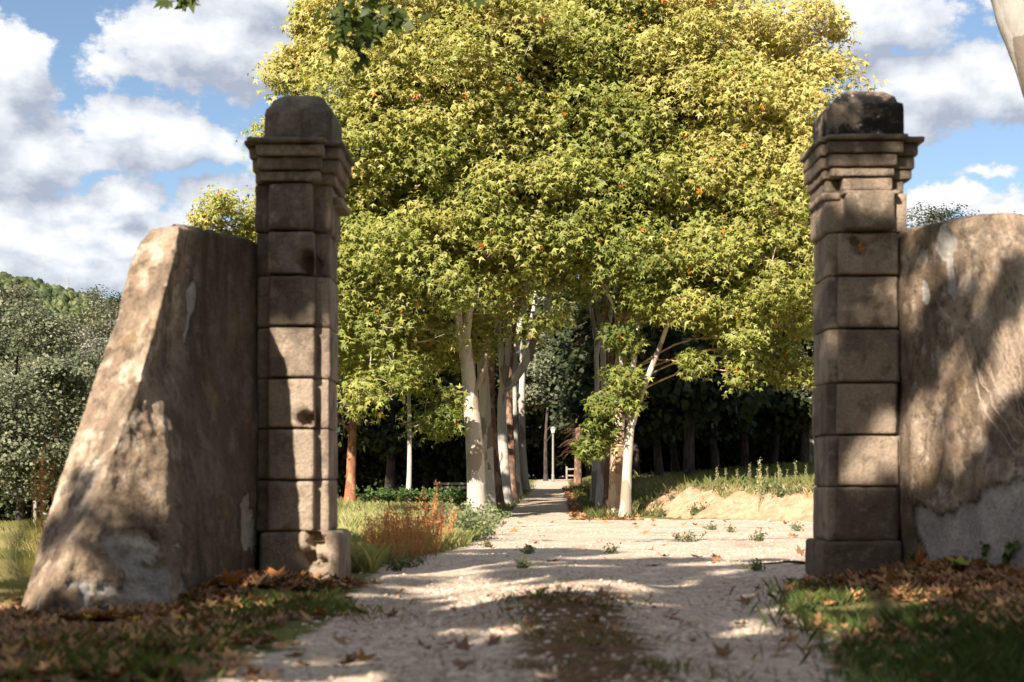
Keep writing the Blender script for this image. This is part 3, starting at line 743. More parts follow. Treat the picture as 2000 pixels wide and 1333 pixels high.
# first tree of the left row: broad pale trunk with a torn stub
Y1 = 38.0
b1 = B(XX(932, Y1), Y1)
plane_tree('large plane tree with broad pale trunk first in the left row', b1,
    [b1, P(928, 900, Y1), P(920, 780, Y1), P(912, 700, Y1), P(905, 640, Y1)], .34,
    [([P(910, 700, Y1), P(897, 640, Y1), P(888, 580, Y1), P(840, 480, Y1 - .4), P(780, 400, Y1 - .8)], .20, .05),
     ([P(908, 660, Y1), P(915, 600, Y1), P(905, 520, Y1), P(880, 380, Y1), P(850, 250, Y1), P(830, 100, Y1)], .18, .04),
     ([P(930, 760, Y1), P(945, 720, Y1 - .1), P(950, 690, Y1 - .1)], .12, .03),
     ([P(912, 620, Y1), P(960, 480, Y1 - .6), P(945, 360, Y1 - 1.2), P(970, 280, Y1 - 1.5)], .14, .05),
     ([P(890, 560, Y1), P(815, 490, Y1 - .6), P(790, 410, Y1 - .8)], .10, .03),
     ([P(880, 650, Y1), P(800, 640, Y1 - 1), P(730, 655, Y1 - 2)], .06, .02)],
    [(-2.6, 38.0, 8.0, 3.7, 4.2, 6.4), (-4.0, 37.5, 5.2, 2.8, 3.6, 3.2), (-1.2, 38, 10.5, 3.6, 4, 4.2), (-.3, 36.5, 10.6, 2.2, 1.8, 3.4)],
    240, 42, 11, 21, yel_left, leaf=.158,
    extra=[(P(800, 800, 36.5), 1.0, 900), (P(720, 760, 36.0), 1.0, 900), (P(625, 150, 38), 1.1, 1800), (P(645, 90, 38), 1.2, 2400), (P(650, 40, 37.5), 1.0, 1500), (P(590, 260, 38), .9, 1200), (P(680, 20, 38), 1.1, 1500),
           (P(880, 410, 35.6), 1.0, 1500), (P(960, 395, 35.6), 1.0, 1500), (P(1050, 375, 35.8), 1.0, 1500), (P(1090, 450, 36), .9, 1200), (P(900, 330, 35.6), .9, 1200), (P(785, 395, 35.6), 1.1, 1800), (P(830, 450, 35.4), .8, 1200), (P(690, 200, 37), 1.2, 2100), (P(720, 330, 36.5), 1.2, 2100), (P(700, 470, 36.5), 1.1, 1800), (P(720, 610, 36.5), 1.1, 1800), (P(800, 100, 37), 1.3, 2100), (P(850, 300, 36), 1.2, 1800), (P(940, 180, 36), 1.2, 1800), (P(1010, 420, 36.5), 1.0, 1500)])
Y2 = 41.5
b2 = B(XX(958, Y2), Y2)
plane_tree('slim grey plane tree close behind the first broad trunk', b2,
    [b2, P(952, 880, Y2), P(944, 740, Y2), P(934, 640, Y2), P(920, 560, Y2), P(905, 470, Y2)], .24,
    [([P(925, 590, Y2), P(900, 450, Y2), P(870, 300, Y2), P(860, 120, Y2)], .14, .04),
     ([P(930, 600, Y2), P(990, 440, Y2), P(1030, 250, Y2), P(1050, 80, Y2)], .13, .04)],
    [(-.8, 42, 11.0, 4.0, 3.5, 4.5)], 84, 38, 11, 22, yel_left, M_BARK_G, .165)
Y3 = 45.0
b3 = B(XX(974, Y3), Y3)
plane_tree('dark plane tree with rough reddish brown bark, third in the left row', b3,
    [b3, P(964, 900, Y3), P(955, 780, Y3), P(958, 680, Y3), P(950, 600, Y3)], .27,
    [([P(955, 640, Y3), P(940, 500, Y3), P(930, 350, Y3), P(920, 150, Y3)], .18, .04),
     ([P(955, 640, Y3), P(1000, 480, Y3), P(1040, 300, Y3), P(1080, 100, Y3)], .15, .04)],
    [(.0, 45.5, 12.0, 4.0, 3.2, 4.5)], 60, 36, 11, 23, yel_left, M_BARK_B, .175)
Y4 = 48.5
b4 = B(XX(990, Y4), Y4)
p4 = plane_tree('forked grey plane tree with dark hollow at its foot', b4,
    [b4, P(984, 900, Y4), P(980, 800, Y4), P(985, 740, Y4)], .27,
    [([P(985, 760, Y4), P(978, 680, Y4), P(960, 560, Y4), P(930, 380, Y4)], .19, .04),
     ([P(986, 760, Y4), P(1020, 720, Y4), P(1045, 660, Y4), P(1068, 600, Y4), P(1090, 470, Y4), P(1110, 300, Y4)], .20, .05),
     ([P(985, 750, Y4), P(992, 680, Y4), P(1000, 560, Y4), P(1010, 400, Y4)], .17, .04)],
    [(.9, 49, 11.5, 4.0, 3.5, 4.2), (2.2, 48.5, 9.2, 2.2, 3.0, 2.0)], 56, 34, 9, 24, lambda p: .35 + .10 * (p[:, 2] - 5), M_BARK_G, .175)
Y5 = 53.0
for Yq, px, top, r0, bk, lab in ((53.0, 1002, 640, .26, M_BARK_B, 'brown leaning plane tree fifth in the left row'),
                                (60.0, 1012, 660, .24, M_BARK_G, 'grey plane tree sixth in the left row'),
                                (70.0, 1027, 690, .27, M_BARK, 'pale straight plane tree near the far end of the left row')):
    bq = B(XX(px, Yq), Yq)
    plane_tree(lab, bq, [bq, P(px - 6, 880, Yq), P(px - 8, 780, Yq), P(px - 4, top, Yq)], r0,
        [([P(px - 4, top + 30, Yq), P(px - 30, top - 160, Yq), P(px - 50, 300, Yq)], .17, .04),
         ([P(px - 4, top + 30, Yq), P(px + 25, top - 160, Yq), P(px + 40, 300, Yq)], .16, .04)],
        [(bq[0] + .5, Yq, 11.5, 4.2, 3.6, 4.6)], 26, 20, 9, int(Yq), lambda p: .30 + .10 * (p[:, 2] - 5), bk, .26, tmpl=(LEAF3, FAN3), sub=1)

# right row
YR = 37.5
br = B(XX(1221, YR), YR)
plane_tree('slim leaning plane tree with leafy sprouts, first in the right row', br,
    [br, P(1224, 930, YR), P(1230, 840, YR), P(1236, 820, YR)], .20,
    [([P(1234, 830, YR), P(1246, 790, YR), P(1268, 730, YR), P(1292, 668, YR), P(1330, 560, YR - .5), P(1380, 430, YR - 1)], .13, .035),
     ([P(1232, 835, YR), P(1222, 770, YR), P(1236, 720, YR), P(1246, 620, YR), P(1240, 540, YR), P(1236, 380, YR), P(1260, 200, YR)], .11, .035),
     ([P(1225, 780, YR), P(1212, 700, YR), P(1200, 600, YR)], .07, .025)],
    [(2.9, 37.5, 7.6, 1.9, 2.0, 3.2), (1.9, 38.0, 10.3, 2.5, 2.4, 4.0), (1.2, 37.5, 7.4, 1.4, 1.8, 2.0)], 120, 40, 11, 31, lambda p: .50 + .07 * (p[:, 2] - 5), M_BARK, .16,
    extra=[(P(1198, 785, 37.2), .42, 600), (P(1168, 850, 37.4), .32, 600), (P(1212, 735, 37.3), .36, 600), (P(1190, 660, 37.4), .45, 600), (P(1148, 885, 37.6), .2, 600)])
YR2 = 39.5
br2 = B(XX(1203, YR2), YR2)
plane_tree('stout plane tree with peeling orange bark beside the slim leaning trunk', br2,
    [br2, P(1206, 900, YR2), P(1208, 800, YR2), P(1212, 700, YR2), P(1215, 600, YR2)], .30,
    [([P(1212, 650, YR2), P(1290, 500, YR2 - .5), P(1400, 330, YR2 - .7), P(1480, 180, YR2)], .18, .04),
     ([P(1212, 650, YR2), P(1230, 450, YR2), P(1250, 250, YR2), P(1270, 60, YR2)], .18, .04),
     ([P(1214, 640, YR2), P(1340, 560, YR2 - 1), P(1450, 480, YR2 - 2), P(1540, 420, YR2 - 2)], .12, .03),
     ([P(1214, 600, YR2), P(1310, 420, YR2), P(1330, 280, YR2 - 2), P(1400, 160, YR2 - 2.5)], .13, .04)],
    [(5.6, 39.0, 8.9, 3.7, 4.2, 5.2), (6.6, 38.2, 6.6, 2.6, 3.4, 3.0), (3.9, 39.5, 12.2, 3.6, 4, 3.4)],
    225, 42, 11, 32, yel_right, M_BARK_T, .158,
    extra=[(P(1440, 640, 36.5), .9, 800), (P(1400, 720, 36.5), .6, 400), (P(1500, 690, 37), .7, 500), (P(1545, 710, 37.5), .6, 400), (P(1600, 180, 37), .9, 700), (P(1560, 80, 38), 1.0, 900), (P(1300, 120, 36.5), 1.3, 2400), (P(1450, 230, 36.5), 1.3, 2400), (P(1180, 60, 37), 1.3, 2100), (P(1330, 330, 36), 1.1, 1800), (P(1540, 330, 36.5), 1.1, 1800), (P(1560, 520, 36.5), 1.0, 1500), (P(1420, 480, 36), 1.0, 1500), (P(1330, 570, 36.5), 1.0, 1500), (P(1290, 500, 37), .9, 1200), (P(1400, 600, 36.5), .9, 1200), (P(1480, 590, 36.5), .9, 1200), (P(1370, 640, 37), .6, 600)])
for Yq, px, r0, bk, lab, sd_ in ((45.5, 1171, .17, M_BARK_G, 'thin grey plane trunk third in the right row', 61), (50.0, 1158, .15, M_BARK_G, 'leaning thin plane trunk fourth in the right row', 62),
                          (44.0, 1185, .18, M_BARK_B, 'dark plane trunk half behind the orange barked one', 63)):
    bq = B(XX(px, Yq), Yq)
    plane_tree(lab, bq, [bq, P(px + 4, 900, Yq), P(px + 8, 780, Yq), P(px + 6, 640, Yq)], r0,
        [([P(px + 6, 700, Yq), P(px + 40, 500, Yq), P(px + 70, 250, Yq)], .11, .03),
         ([P(px + 6, 660, Yq), P(px - 30, 450, Yq), P(px - 60, 200, Yq)], .11, .03)],
        [(bq[0] + .3, Yq, 11.0, 3.6, 3.2, 4.8)], 44, 30, 9, sd_, lambda p: .10 + .09 * (p[:, 2] - 5), bk, .22, tmpl=(LEAF3, FAN3), sub=1)
# tree standing out in the meadow behind the left pillar
YB = 47.0
bb = B(XX(600, YB), YB)
plane_tree('plane tree whose crown shows on both sides of the left pillar', bb,
    [bb, P(602, 850, YB), P(598, 700, YB), P(600, 600, YB)], .30,
    [([P(600, 650, YB), P(520, 520, YB), P(450, 440, YB)], .14, .04), ([P(600, 650, YB), P(660, 480, YB), P(690, 260, YB)], .16, .04),
     ([P(600, 620, YB), P(580, 430, YB), P(570, 250, YB)], .16, .04)],
    [(-6.2, 47, 7.2, 2.5, 3.4, 3.8), (-5.0, 47, 10.6, 2.4, 3.2, 3.0), (-8.2, 46.5, 6.9, 1.3, 2.0, 1.5)], 100, 40, 11, 41, yel_left, leaf=.165, group='trees beyond the gate',
    extra=[(P(455, 430, 47), 1.0, 1500), (P(580, 330, 47), 1.0, 1500), (P(410, 440, 47), .6, 600)])
YC = 50.0
bc = B(XX(797, YC), YC)
plane_tree('young plane tree standing alone on the meadow edge', bc,
    [bc, P(800, 900, YC), P(799, 800, YC), P(796, 700, YC)], .13,
    [([P(797, 740, YC), P(770, 600, YC), P(740, 480, YC)], .08, .03), ([P(797, 720, YC), P(830, 600, YC), P(850, 450, YC)], .08, .03)],
    [(XX(770, YC), YC, 6.6, 2.9, 2.6, 3.6)], 64, 40, 11, 42, lambda p: .5 + .05 * (p[:, 2] - 4), M_BARK_G, .165, group='trees beyond the gate')

# ---------------------------------------------------------------- generic trees copied with their parts
def generic_tree(name, label, group, seed, H, r0, ell, nl, tw, per, leafsize, tintf, bark, leafmat, lobe, stems=5, spread=.25, lean=0.0, tmpl=(LEAF3, FAN3), upright=0.0):
    r = np.random.default_rng(seed); root = thing(name, label, 'tree', (0, 0, 0), group)
    tp = spline(np.array([(0, 0, -.3), (lean * .3 + r.normal() * .1, 0, H * .3), (lean * .6 + r.normal() * .2, r.normal() * .2, H * .6), (lean, 0, H * .82)]), 24)
    V, f = tube(tp, r0 * np.linspace(1, .15, 24) * (1 + .4 * np.exp(-tp[:, 2].clip(0) / .3)), 10, .15, 2, seed); obj('trunk', V, f, bark, root, smooth=True)
    skel = [tp[6:]]
    for k in range(stems):
        a = tp[7 + int(12 * k / stems)]; an = r.random() * 6.28; L = ell[0][3] * r.uniform(.6, 1.0)
        e = a + np.array([math.cos(an) * L, math.sin(an) * L, H * .16 + upright * .5])
        lp = spline([a, .5 * (a + e) + np.array([0, 0, -.1 * L]), e], 12)
        V, f = tube(lp, np.linspace(r0 * .35, r0 * .06, 12), 6); obj('limb', V, f, bark, root, smooth=True); skel.append(lp[2:])
    c, lr, pos, nor, tip, lob, r2 = crown_points(ell, nl, tw, per, seed, lobe, spread)
    if upright:
        tip = nrm(tip + np.array([0, 0, 1.2]))
    V, f = branchwork(c, lr, skel, r, r0=.03, sub=1); o = obj('branchwork', V, f, bark, root); o['kind'] = 'stuff'
    V, f = leaves(pos, nor, tip, leafsize * r2.uniform(.7, 1.3, len(pos)), *tmpl)
    o = obj('crown', V, [f], leafmat, root, attrs={'tint': ('FACE', np.repeat(tintf(pos, lob, r2), len(tmpl[1]), 0))}); o['kind'] = 'stuff'
    return root
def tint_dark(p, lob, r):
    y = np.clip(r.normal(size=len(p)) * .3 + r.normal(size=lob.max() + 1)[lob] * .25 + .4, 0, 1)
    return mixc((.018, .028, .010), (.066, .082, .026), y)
def tint_olive(p, lob, r):
    y = np.clip(r.normal(size=len(p)) * .3 + r.normal(size=lob.max() + 1)[lob] * .25 + .4, 0, 1)
    return mixc((.068, .082, .042), (.23, .24, .145), y)
def tint_silver(p, lob, r):
    lb = r.normal(size=lob.max() + 1) * .35
    y = np.clip(r.normal(size=len(p)) * .35 + lb[lob] + .35, 0, 1)
    return mixc((.075, .082, .046), (.42, .415, .36), y ** 1.6)
_used = set()
def place(proto, x, y, label, rz=0.0, s=1.0, sz=None, dz=0.0):
    o = proto if proto.name not in _used else copy_tree(proto)
    _used.add(o.name)
    o.location = (x, y, gz(x, y) + dz); o.rotation_euler = (0, 0, rz); o.scale = (s, s, sz or s); o['label'] = label
    return o

GW = 'dark trees of the wood behind the avenue'
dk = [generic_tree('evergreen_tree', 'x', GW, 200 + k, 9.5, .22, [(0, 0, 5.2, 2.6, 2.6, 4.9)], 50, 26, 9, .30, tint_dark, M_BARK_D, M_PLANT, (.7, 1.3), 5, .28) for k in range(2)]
spots = []
for k, (px, Y) in enumerate([(560, 66), (640, 60), (705, 66), (760, 58), (830, 62), (880, 98), (920, 104), (690, 74), (800, 92)]):
    spots.append((XX(px, Y), Y, 'dark evergreen tree in the wood left of the avenue', 1.0))
for k, (px, Y) in enumerate([(1290, 62), (1345, 58), (1400, 66), (1455, 72), (1510, 74), (1570, 70), (1320, 76), (1430, 84), (1540, 88), (1240, 72), (1620, 80), (1690, 76)]):
    spots.append((XX(px, Y), Y, 'dark evergreen tree in the wood right of the avenue', 1.0))
for k, (px, Y) in enumerate([(1005, 104), (1120, 112), (1150, 104), (1195, 96), (960, 100), (1180, 125), (1010, 140), (1050, 140), (1085, 136), (1110, 128), (1065, 150), (620, 100), (740, 105), (840, 110), (500, 95), (1330, 115), (1420, 110), (1500, 118), (1590, 112), (1680, 110)]):
    spots.append((XX(px, Y), Y, 'dark evergreen tree closing the far end of the avenue', 2.0 if Y > 125 else 1.1))
for k, (x, y, lab, s) in enumerate(spots):
    place(dk[k % 2], x, y, lab, rng.random() * 6.28, s * rng.uniform(.9, 1.15))

for k, (x_, y_) in enumerate([(-20, -10), (-14, -17), (-8, -19), (-2, -20), (4, -19), (10, -17), (16, -13), (19, -5), (-22, -2), (20, 3), (-17, -24), (-5, -27), (7, -26), (15, -21)]):  # unseen trees added behind the camera to cut the sky fill
    place(dk[k % 2], x_, y_, 'unseen dark evergreen tree added to block sky light behind the viewer', k * 1.1, 1.35, 1.15)['group'] = 'unseen trees added to block sky light'
GU = 'dark shrubs under the wood'
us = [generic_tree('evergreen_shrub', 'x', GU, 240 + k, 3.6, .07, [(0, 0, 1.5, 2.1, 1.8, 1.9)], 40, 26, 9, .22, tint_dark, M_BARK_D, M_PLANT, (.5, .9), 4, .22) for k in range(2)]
ul = [(px, 63 + 3 * (k % 3), 'dark evergreen shrub under the wood left of the avenue') for k, px in enumerate(range(560, 920, 36))]
ul += [(px, 80 + 4 * (k % 3), 'dark evergreen shrub under the wood right of the avenue') for k, px in enumerate(range(1215, 1760, 36))]
ul += [(px, 108 + 5 * (k % 2), 'dark evergreen shrub closing the far end of the avenue') for k, px in enumerate(range(960, 1230, 24)) if not 1030 < px < 1062]
for k, (px, Y, lab) in enumerate(ul): place(us[k % 2], XX(px, Y), Y, lab, k * 1.7, rng.uniform(.9, 1.25), rng.uniform(1.0, 1.6))
for k, px in enumerate(range(-60, 300, 40)): place(us[k % 2], XX(px, 74 + 5 * (k % 3)), 74 + 5 * (k % 3), 'dark shrub under the poplars beyond the left field', k * 1.3, 1.3, 1.5)
GP = 'silver leaved poplars in the valley'
pop = [generic_tree('poplar_tree', 'x', GP, 300 + k, 14, .22, [(0, 0, 7.0, 2.6, 2.6, 6.6)], 80, 56, 9, .11, tint_silver, M_BARK_W, M_PLANT, (.6, 1.3), 7, .22, upright=1.5) for k in range(2)]
olv = [generic_tree('broadleaf_tree', 'x', GP, 320 + k, 9, .18, [(0, 0, 4.6, 2.7, 2.7, 4.2)], 60, 52, 9, .125, tint_olive, M_BARK_D, M_PLANT, (.6, 1.2), 5, .2) for k in range(2)]
place(pop[0], XX(150, 66), 66, 'tall silver poplar beside the sloping end of the left wall', 1.0, .85, .68)
place(pop[1], XX(90, 72), 72, 'silver poplar behind the dark trunked tree at the left edge', 2.0, .95, .66)
place(pop[0], XX(215, 70), 70, 'silver poplar half hidden by the left wing wall', 3.0, .9, .88)
place(pop[1], XX(-20, 62), 62, 'tall poplar at the left edge of the picture', 4.0, 1.0, .96)
place(olv[0], XX(35, 46), 46, 'dark trunked tree nearest the left edge', 1.2, .9, .85)
place(olv[1], XX(175, 54), 54, 'low green tree beside the sloping wall end', .4, .8, .75)
place(olv[0], XX(110, 58), 58, 'olive green tree between the two silver poplars', 2.6, .9, .75)
place(olv[1], XX(215, 90), 90, 'dark tree crown on the skyline above the poplars', 5.0, 1.3, 1.55)
place(olv[0], XX(165, 95), 95, 'farthest dark tree crown on the skyline at the left', 3.9, 1.2, 1.6)
place(olv[1], XX(330, 60), 60, 'tree behind the middle of the left wing wall', 1.9, 1.0, 1.0)
place(pop[0], XX(1815, 62), 62, 'silvery poplar top just right of the right pillar', 2.2, .9, .86)
place(pop[1], XX(1955, 60), 60, 'silvery poplar top above the right wing wall ridge', .3, 1.0, .88)
place(pop[0], XX(1585, 70), 70, 'silver poplar at the dark wood edge left of the right pillar', 5.2, .8, .70)
place(pop[1], XX(1700, 84), 84, 'poplar standing behind the right pillar', 1.1, 1.0, .7)
GPn = 'trees beyond the gate'
pine = generic_tree('pine_tree', 'x', GPn, 340, 9.5, .20, [(0, 0, 6.8, 2.0, 2.0, 2.4)], 26, 26, 9, .24, tint_dark, M_BARK_R, M_PLANT, (.6, 1.0), 4, .2)
place(pine, XX(684, 51), 51, 'red barked pine trunk just right of the left pillar', 0, 1.0)
slt = generic_tree('slender_tree', 'x', GPn, 350, 10, .16, [(0, 0, 7.0, 2.0, 2.0, 3.4)], 30, 26, 9, .22, tint_olive, M_BARK_D, M_PLANT, (.5, .9), 6, .2)
place(slt, XX(1066, 97), 97, 'dark slender tree at the end of the path beside the lamp post', 1.0, .95)

# far wooded hill
def hill(x, y): return 4 + 188 * np.exp(-((x + 560) / 420) ** 2 - ((y - 1500) / 420) ** 2) + 60 * np.exp(-((x + 900) / 300) ** 2 - ((y - 1400) / 300) ** 2)
hx = np.linspace(-1500, 600, 90); hy = np.linspace(700, 2100, 60)
HX, HY = np.meshgrid(hx, hy); HZ = hill(HX, HY) + (fbm(p3(HX, HY) * .01, 4, 2) - .5) * 14
i = np.arange(59)[:, None] * 90 + np.arange(89)[None]
tag(obj('hill', p3(HX, HY, HZ - 4).reshape(-1, 3), [np.stack([i, i + 1, i + 91, i + 90], -1).reshape(-1, 4)], simple('hill_ground', (.06, .08, .03), .9, .1, .4, .02), smooth=True), kind='structure')
# rounded tree tops covering the hill: one far-off wood
ph = math.pi * (3 - 5 ** .5); kk = np.arange(26); zz_ = 1 - (kk + .5) / 26 * 1.35
bl = p3(np.sqrt(1 - zz_ ** 2) * np.cos(ph * kk), np.sqrt(1 - zz_ ** 2) * np.sin(ph * kk), zz_)
import bmesh
bmh = bmesh.new(); vs_ = [bmh.verts.new(c) for c in bl]; bmesh.ops.convex_hull(bmh, input=vs_); bmh.verts.index_update()
blf = np.array([[v_.index for v_ in f_.verts] for f_ in bmh.faces if len(f_.verts) == 3]); bl = np.array([v_.co[:] for v_ in bmh.verts]); bmh.free()
n = 2300; hxp = rng.uniform(-800, -400, n); hyp = rng.uniform(1230, 1520, n); sz_ = rng.uniform(2.6, 6.5, n)
cV = p3(hxp, hyp, hill(hxp, hyp) + (fbm(p3(hxp, hyp) * .01, 4, 2) - .5) * 14)[:, None] + bl[None] * sz_[:, None, None] * rng.uniform(.5, 1.5, (n, len(bl), 1)) * np.array([1, 1, 1.3])
cF = (np.arange(n)[:, None, None] * len(bl) + blf[None]).reshape(-1, 3)
tn = mixc((.035, .055, .022), (.11, .13, .045), rng.random(n))
tag(obj('hillside_wood', cV.reshape(-1, 3), [cF], M_PLANT, attrs={'tint': ('FACE', np.repeat(tn, len(blf), 0) * rng.uniform(.5, 1.5, (n * len(blf), 1)))}),
    'green wooded hillside far behind the poplars at the left', 'wood', kind='stuff')
# pylon on the hill
hp = np.array([XX(131, 1440), 1440, 0.0]); hp[2] = float(hill(hp[0], 1440.0)) + 3; M_STEEL = simple('galvanised_steel', (.30, .31, .32), .5, .5, .1)
pl = thing('power_pylon', 'tiny lattice power pylon on the skyline of the wooded hill', 'pylon', hp)
parts = []
for sx_ in (-1, 1):
    for sy_ in (-1, 1): parts.append(tube(np.array([(sx_ * 3, sy_ * 3, -6), (sx_ * .5, sy_ * .5, 26)], float), .28, 4))
for q in range(6):
    z0, z1 = q * 4.2, q * 4.2 + 4.2; w0, w1 = 2.6 - q * .38, 2.6 - q * .38 - .38
    parts += [tube(np.array([(-w0, -w0, z0), (w1, -w1, z1)]), .15, 4), tube(np.array([(w0, -w0, z0), (-w1, -w1, z1)]), .15, 4)]
V, f = join(parts); obj('lattice_mast', V, f, M_STEEL, pl)
for q, w_ in ((17, 5.5), (21, 4.5), (25, 3.2)):
    V, f = tube(np.array([(-w_, 0, q), (w_, 0, q)], float), .25, 4); obj('cross_arm', V, f, M_STEEL, pl)

pl.scale = (.6, .6, .6)
# ------------------------------------------------------------------ the trees over and behind the camera that dapple the gate
def shade_mask(x, z):
    """which of their leaves remain: x, z where a leaf's shadow meets the plane of the gate"""
    n1 = fbm(p3(x * 2.0, z * 3.0, 3.0), 4, 55); n2 = fbm(p3(x * .8, z * 1.1, 9.0), 2, 56)
    cov = .62 + 0 * x
    def box(x0, x1, z0, z1, v, soft=.12):
        nonlocal cov
        w_ = sstep(x0 - soft, x0 + soft, x) * sstep(x1 + soft, x1 - soft, x) * sstep(z0 - soft, z0 + soft, z) * sstep(z1 + soft, z1 - soft, z)
        cov = cov * (1 - w_) + v * w_
    box(-6, -3.1, -4, 4.2, .35)
    box(-1.2, 2.0, 2.2, 5.0, .0, .15)            # the sunny yard beyond the gate
    box(-1.2, .2, 1.5, 2.3, .55)
    box(-2.3, -1.3, -1.5, 1.6, .16)              # sunny end of the left wall
    box(1.95, 2.65, -.3, 1.7, .86); box(1.95, 2.75, 1.7, 3.6, .60)
    box(2.65, 4.2, -.5, 2.5, .40)
    box(2.4, 5, -3.5, .35, .80)
    box(-1.75, -1.0, -.5, 1.5, .04)              # sun on the lower left pillar
    box(-1.8, -1.1, 1.75, 3.6, .9)
    box(-2.0, -.85, -1.25, -.25, .22)
    box(.0, 1.0, -3.6, -2.6, .40)
    box(-1.0, 2.0, -3.5, 1.5, .70)
    u_ = 1 / (1 + np.exp(-(n1 * .75 + n2 * .25 - .5) / .062))
    return u_ < cov
NS = 30000
sxp = rng.uniform(-5.5, 6.0, NS); szp = rng.uniform(-4.2, 3.75, NS)
keep = shade_mask(sxp, szp) & (szp < 3.45 + .35 * np.sin(sxp * 2.1))
sxp, szp = sxp[keep], szp[keep]
tl = 12.5 + 3.2 * (fbm(p3(sxp * .7, szp * .7, 1.0), 3, 58) - .5) * 2 + rng.normal(size=len(sxp)) * .55
lpos = p3(sxp, 9.5, szp) + TO_SUN[None] * tl[:, None]
sh_root = []
for k, (tx, ty, lab) in enumerate(((-9.2, -3.6, 'plane tree behind the viewer shading the left side of the gateway'), (-2.6, -4.2, 'plane tree behind the viewer shading the drive'))):
    b0 = B(tx, ty); root = thing('plane_tree', lab, 'tree', b0, 'shade trees on the near side of the gate')
    tp = spline([b0, b0 + [.1, 0, 2.5], b0 + [.0, .2, 5.0], b0 + [.2, .3, 7.2]], 28)
    V, f = tube(tp, .30 * np.linspace(1, .45, 28) * (1 + .5 * np.exp(-(tp[:, 2] - b0[2]) / .3)), 16, .14, 2, k); obj('trunk', V - b0, f, M_BARK, root, smooth=True)
    sel = (lpos[:, 0] < -6.0) if k == 0 else (lpos[:, 0] >= -6.0)
    pp = lpos[sel]; r = np.random.default_rng(90 + k)
    c = pp[r.choice(len(pp), 46, replace=False)]
    skel = [tp[14:]]
    for j in range(5):
        e = c[j]; a = tp[16 + 2 * j]; lp = spline([a, .5 * (a + e) + [0, 0, .4], e], 14)
        V, f = tube(lp, np.linspace(.11, .03, 14), 8); obj('limb', V - b0, f, M_BARK, root, smooth=True); skel.append(lp[3:])
    V, f = branchwork(c, np.full(len(c), .6), skel, r, sub=2); o = obj('branchwork', V - b0, f, M_BARK, root); o['kind'] = 'stuff'
    V, f = leaves(pp - b0, nrm(.6 * TO_SUN + np.array([0, 0, .5]) + .6 * rdir(len(pp), r)), nrm(rdir(len(pp), r) + [0, 0, -.5]), (.205 * r.uniform(.8, 1.3, len(pp))), LEAFS, FANS)
    o = obj('crown', V, [f], M_LEAF, root, attrs={'tint': ('FACE', np.repeat(mixc(GREEN, LIME, r.random(len(pp))), 4, 0))}); o['kind'] = 'stuff'

# leaning tree at the right whose trunk cuts the upper right corner
bl_ = B(5.9, 12.6)
rt = thing('plane_tree', 'pale leaning plane trunk cutting the upper right corner of the picture', 'tree', bl_, 'shade trees on the near side of the gate')
yt = 12.6
tpath = spline([bl_, P(2290, 700, yt), P(2130, 350, yt), P(2045, 150, yt), P(1985, 0, yt), P(1950, -140, yt), P(1960, -400, yt)], 40)
V, f = tube(tpath, np.linspace(.29, .17, 40) * (1 + .4 * np.exp(-(tpath[:, 2] - bl_[2]) / .4)), 18, .12, 2, 4); obj('trunk', V - bl_, f, M_BARK_G, rt, smooth=True)
hb = spline([P(1955, -120, yt), P(1700, -150, yt - .3), P(1300, -110, yt - .8), P(950, -60, yt - 1.0), P(760, -45, yt - 1.1), P(560, -60, yt - 1.2), P(380, -50, yt - 1.3)], 60)
V, f = tube(hb, np.linspace(.07, .012, 60), 8, .1, 3, 2); obj('limb', V - bl_, f, M_BARK, rt, smooth=True)
hb2 = spline([P(1960, -380, yt), P(2150, -520, yt + .5), P(2400, -560, yt + 1)], 20)
V, f = tube(hb2, np.linspace(.12, .04, 20), 8); obj('limb', V - bl_, f, M_BARK, rt, smooth=True)
r = np.random.default_rng(77); lp_, ln_, lt_ = [], [], []; twp = []
spr = [(715, 40, 62, 46, 46), (735, 15, 60, 30, 22), (690, 60, 40, 30, 14), (725, 80, 26, 26, 10), (665, 10, 24, 16, 6), (775, 30, 20, 22, 7), (345, -6, 26, 12, 7), (372, -2, 16, 10, 4), (925, -12, 40, 12, 8), (955, -14, 16, 10, 3), (560, -50, 60, 20, 8), (1250, -80, 120, 30, 16), (1500, -110, 120, 40, 16), (800, -40, 60, 20, 10)]
for (cx, cy, rx, ry, n_) in spr:
    Yd = 11.3
    c0 = P(cx, cy, Yd); a = hb[np.argmin(np.linalg.norm(hb - c0, axis=1))]
    twp.append(tube(spline([a, .5 * (a + c0) + [0, 0, .03], c0], 8), np.linspace(.008, .003, 8), 5))
    q = np.stack([P(cx + rx * r.normal() * .55, cy + ry * r.normal() * .55, Yd + r.normal() * .15) for _ in range(n_)])
    lp_.append(q); ln_.append(nrm(rdir(n_, r) + np.array([0, -.9, .3]))); lt_.append(nrm(rdir(n_, r) * .6 + np.array([0, 0, -.9])))
V, f = join(twp); o = obj('twig', V - bl_, f, M_BARK_D, rt); o['kind'] = 'stuff'
pp = np.concatenate(lp_); V, f = leaves(pp - bl_, np.concatenate(ln_), np.concatenate(lt_), .125 * r.uniform(.75, 1.25, len(pp)), LEAF5, FAN5)
obj('hanging_foliage', V, [f], M_LEAF, rt, attrs={'tint': ('FACE', np.repeat(mixc((.035, .055, .010), (.075, .10, .015), r.random(len(pp))), 8, 0))})['kind'] = 'stuff'
cc, lr_, pos, nor, tip, lob, r2 = crown_points([(7.6, 13.4, 9.2, 1.8, 2.0, 2.0)], 20, 26, 9, 78, (.6, 1.0))
V, f = leaves(pos - bl_, nor, tip, .18 * r2.uniform(.7, 1.2, len(pos)), LEAF3, FAN3)
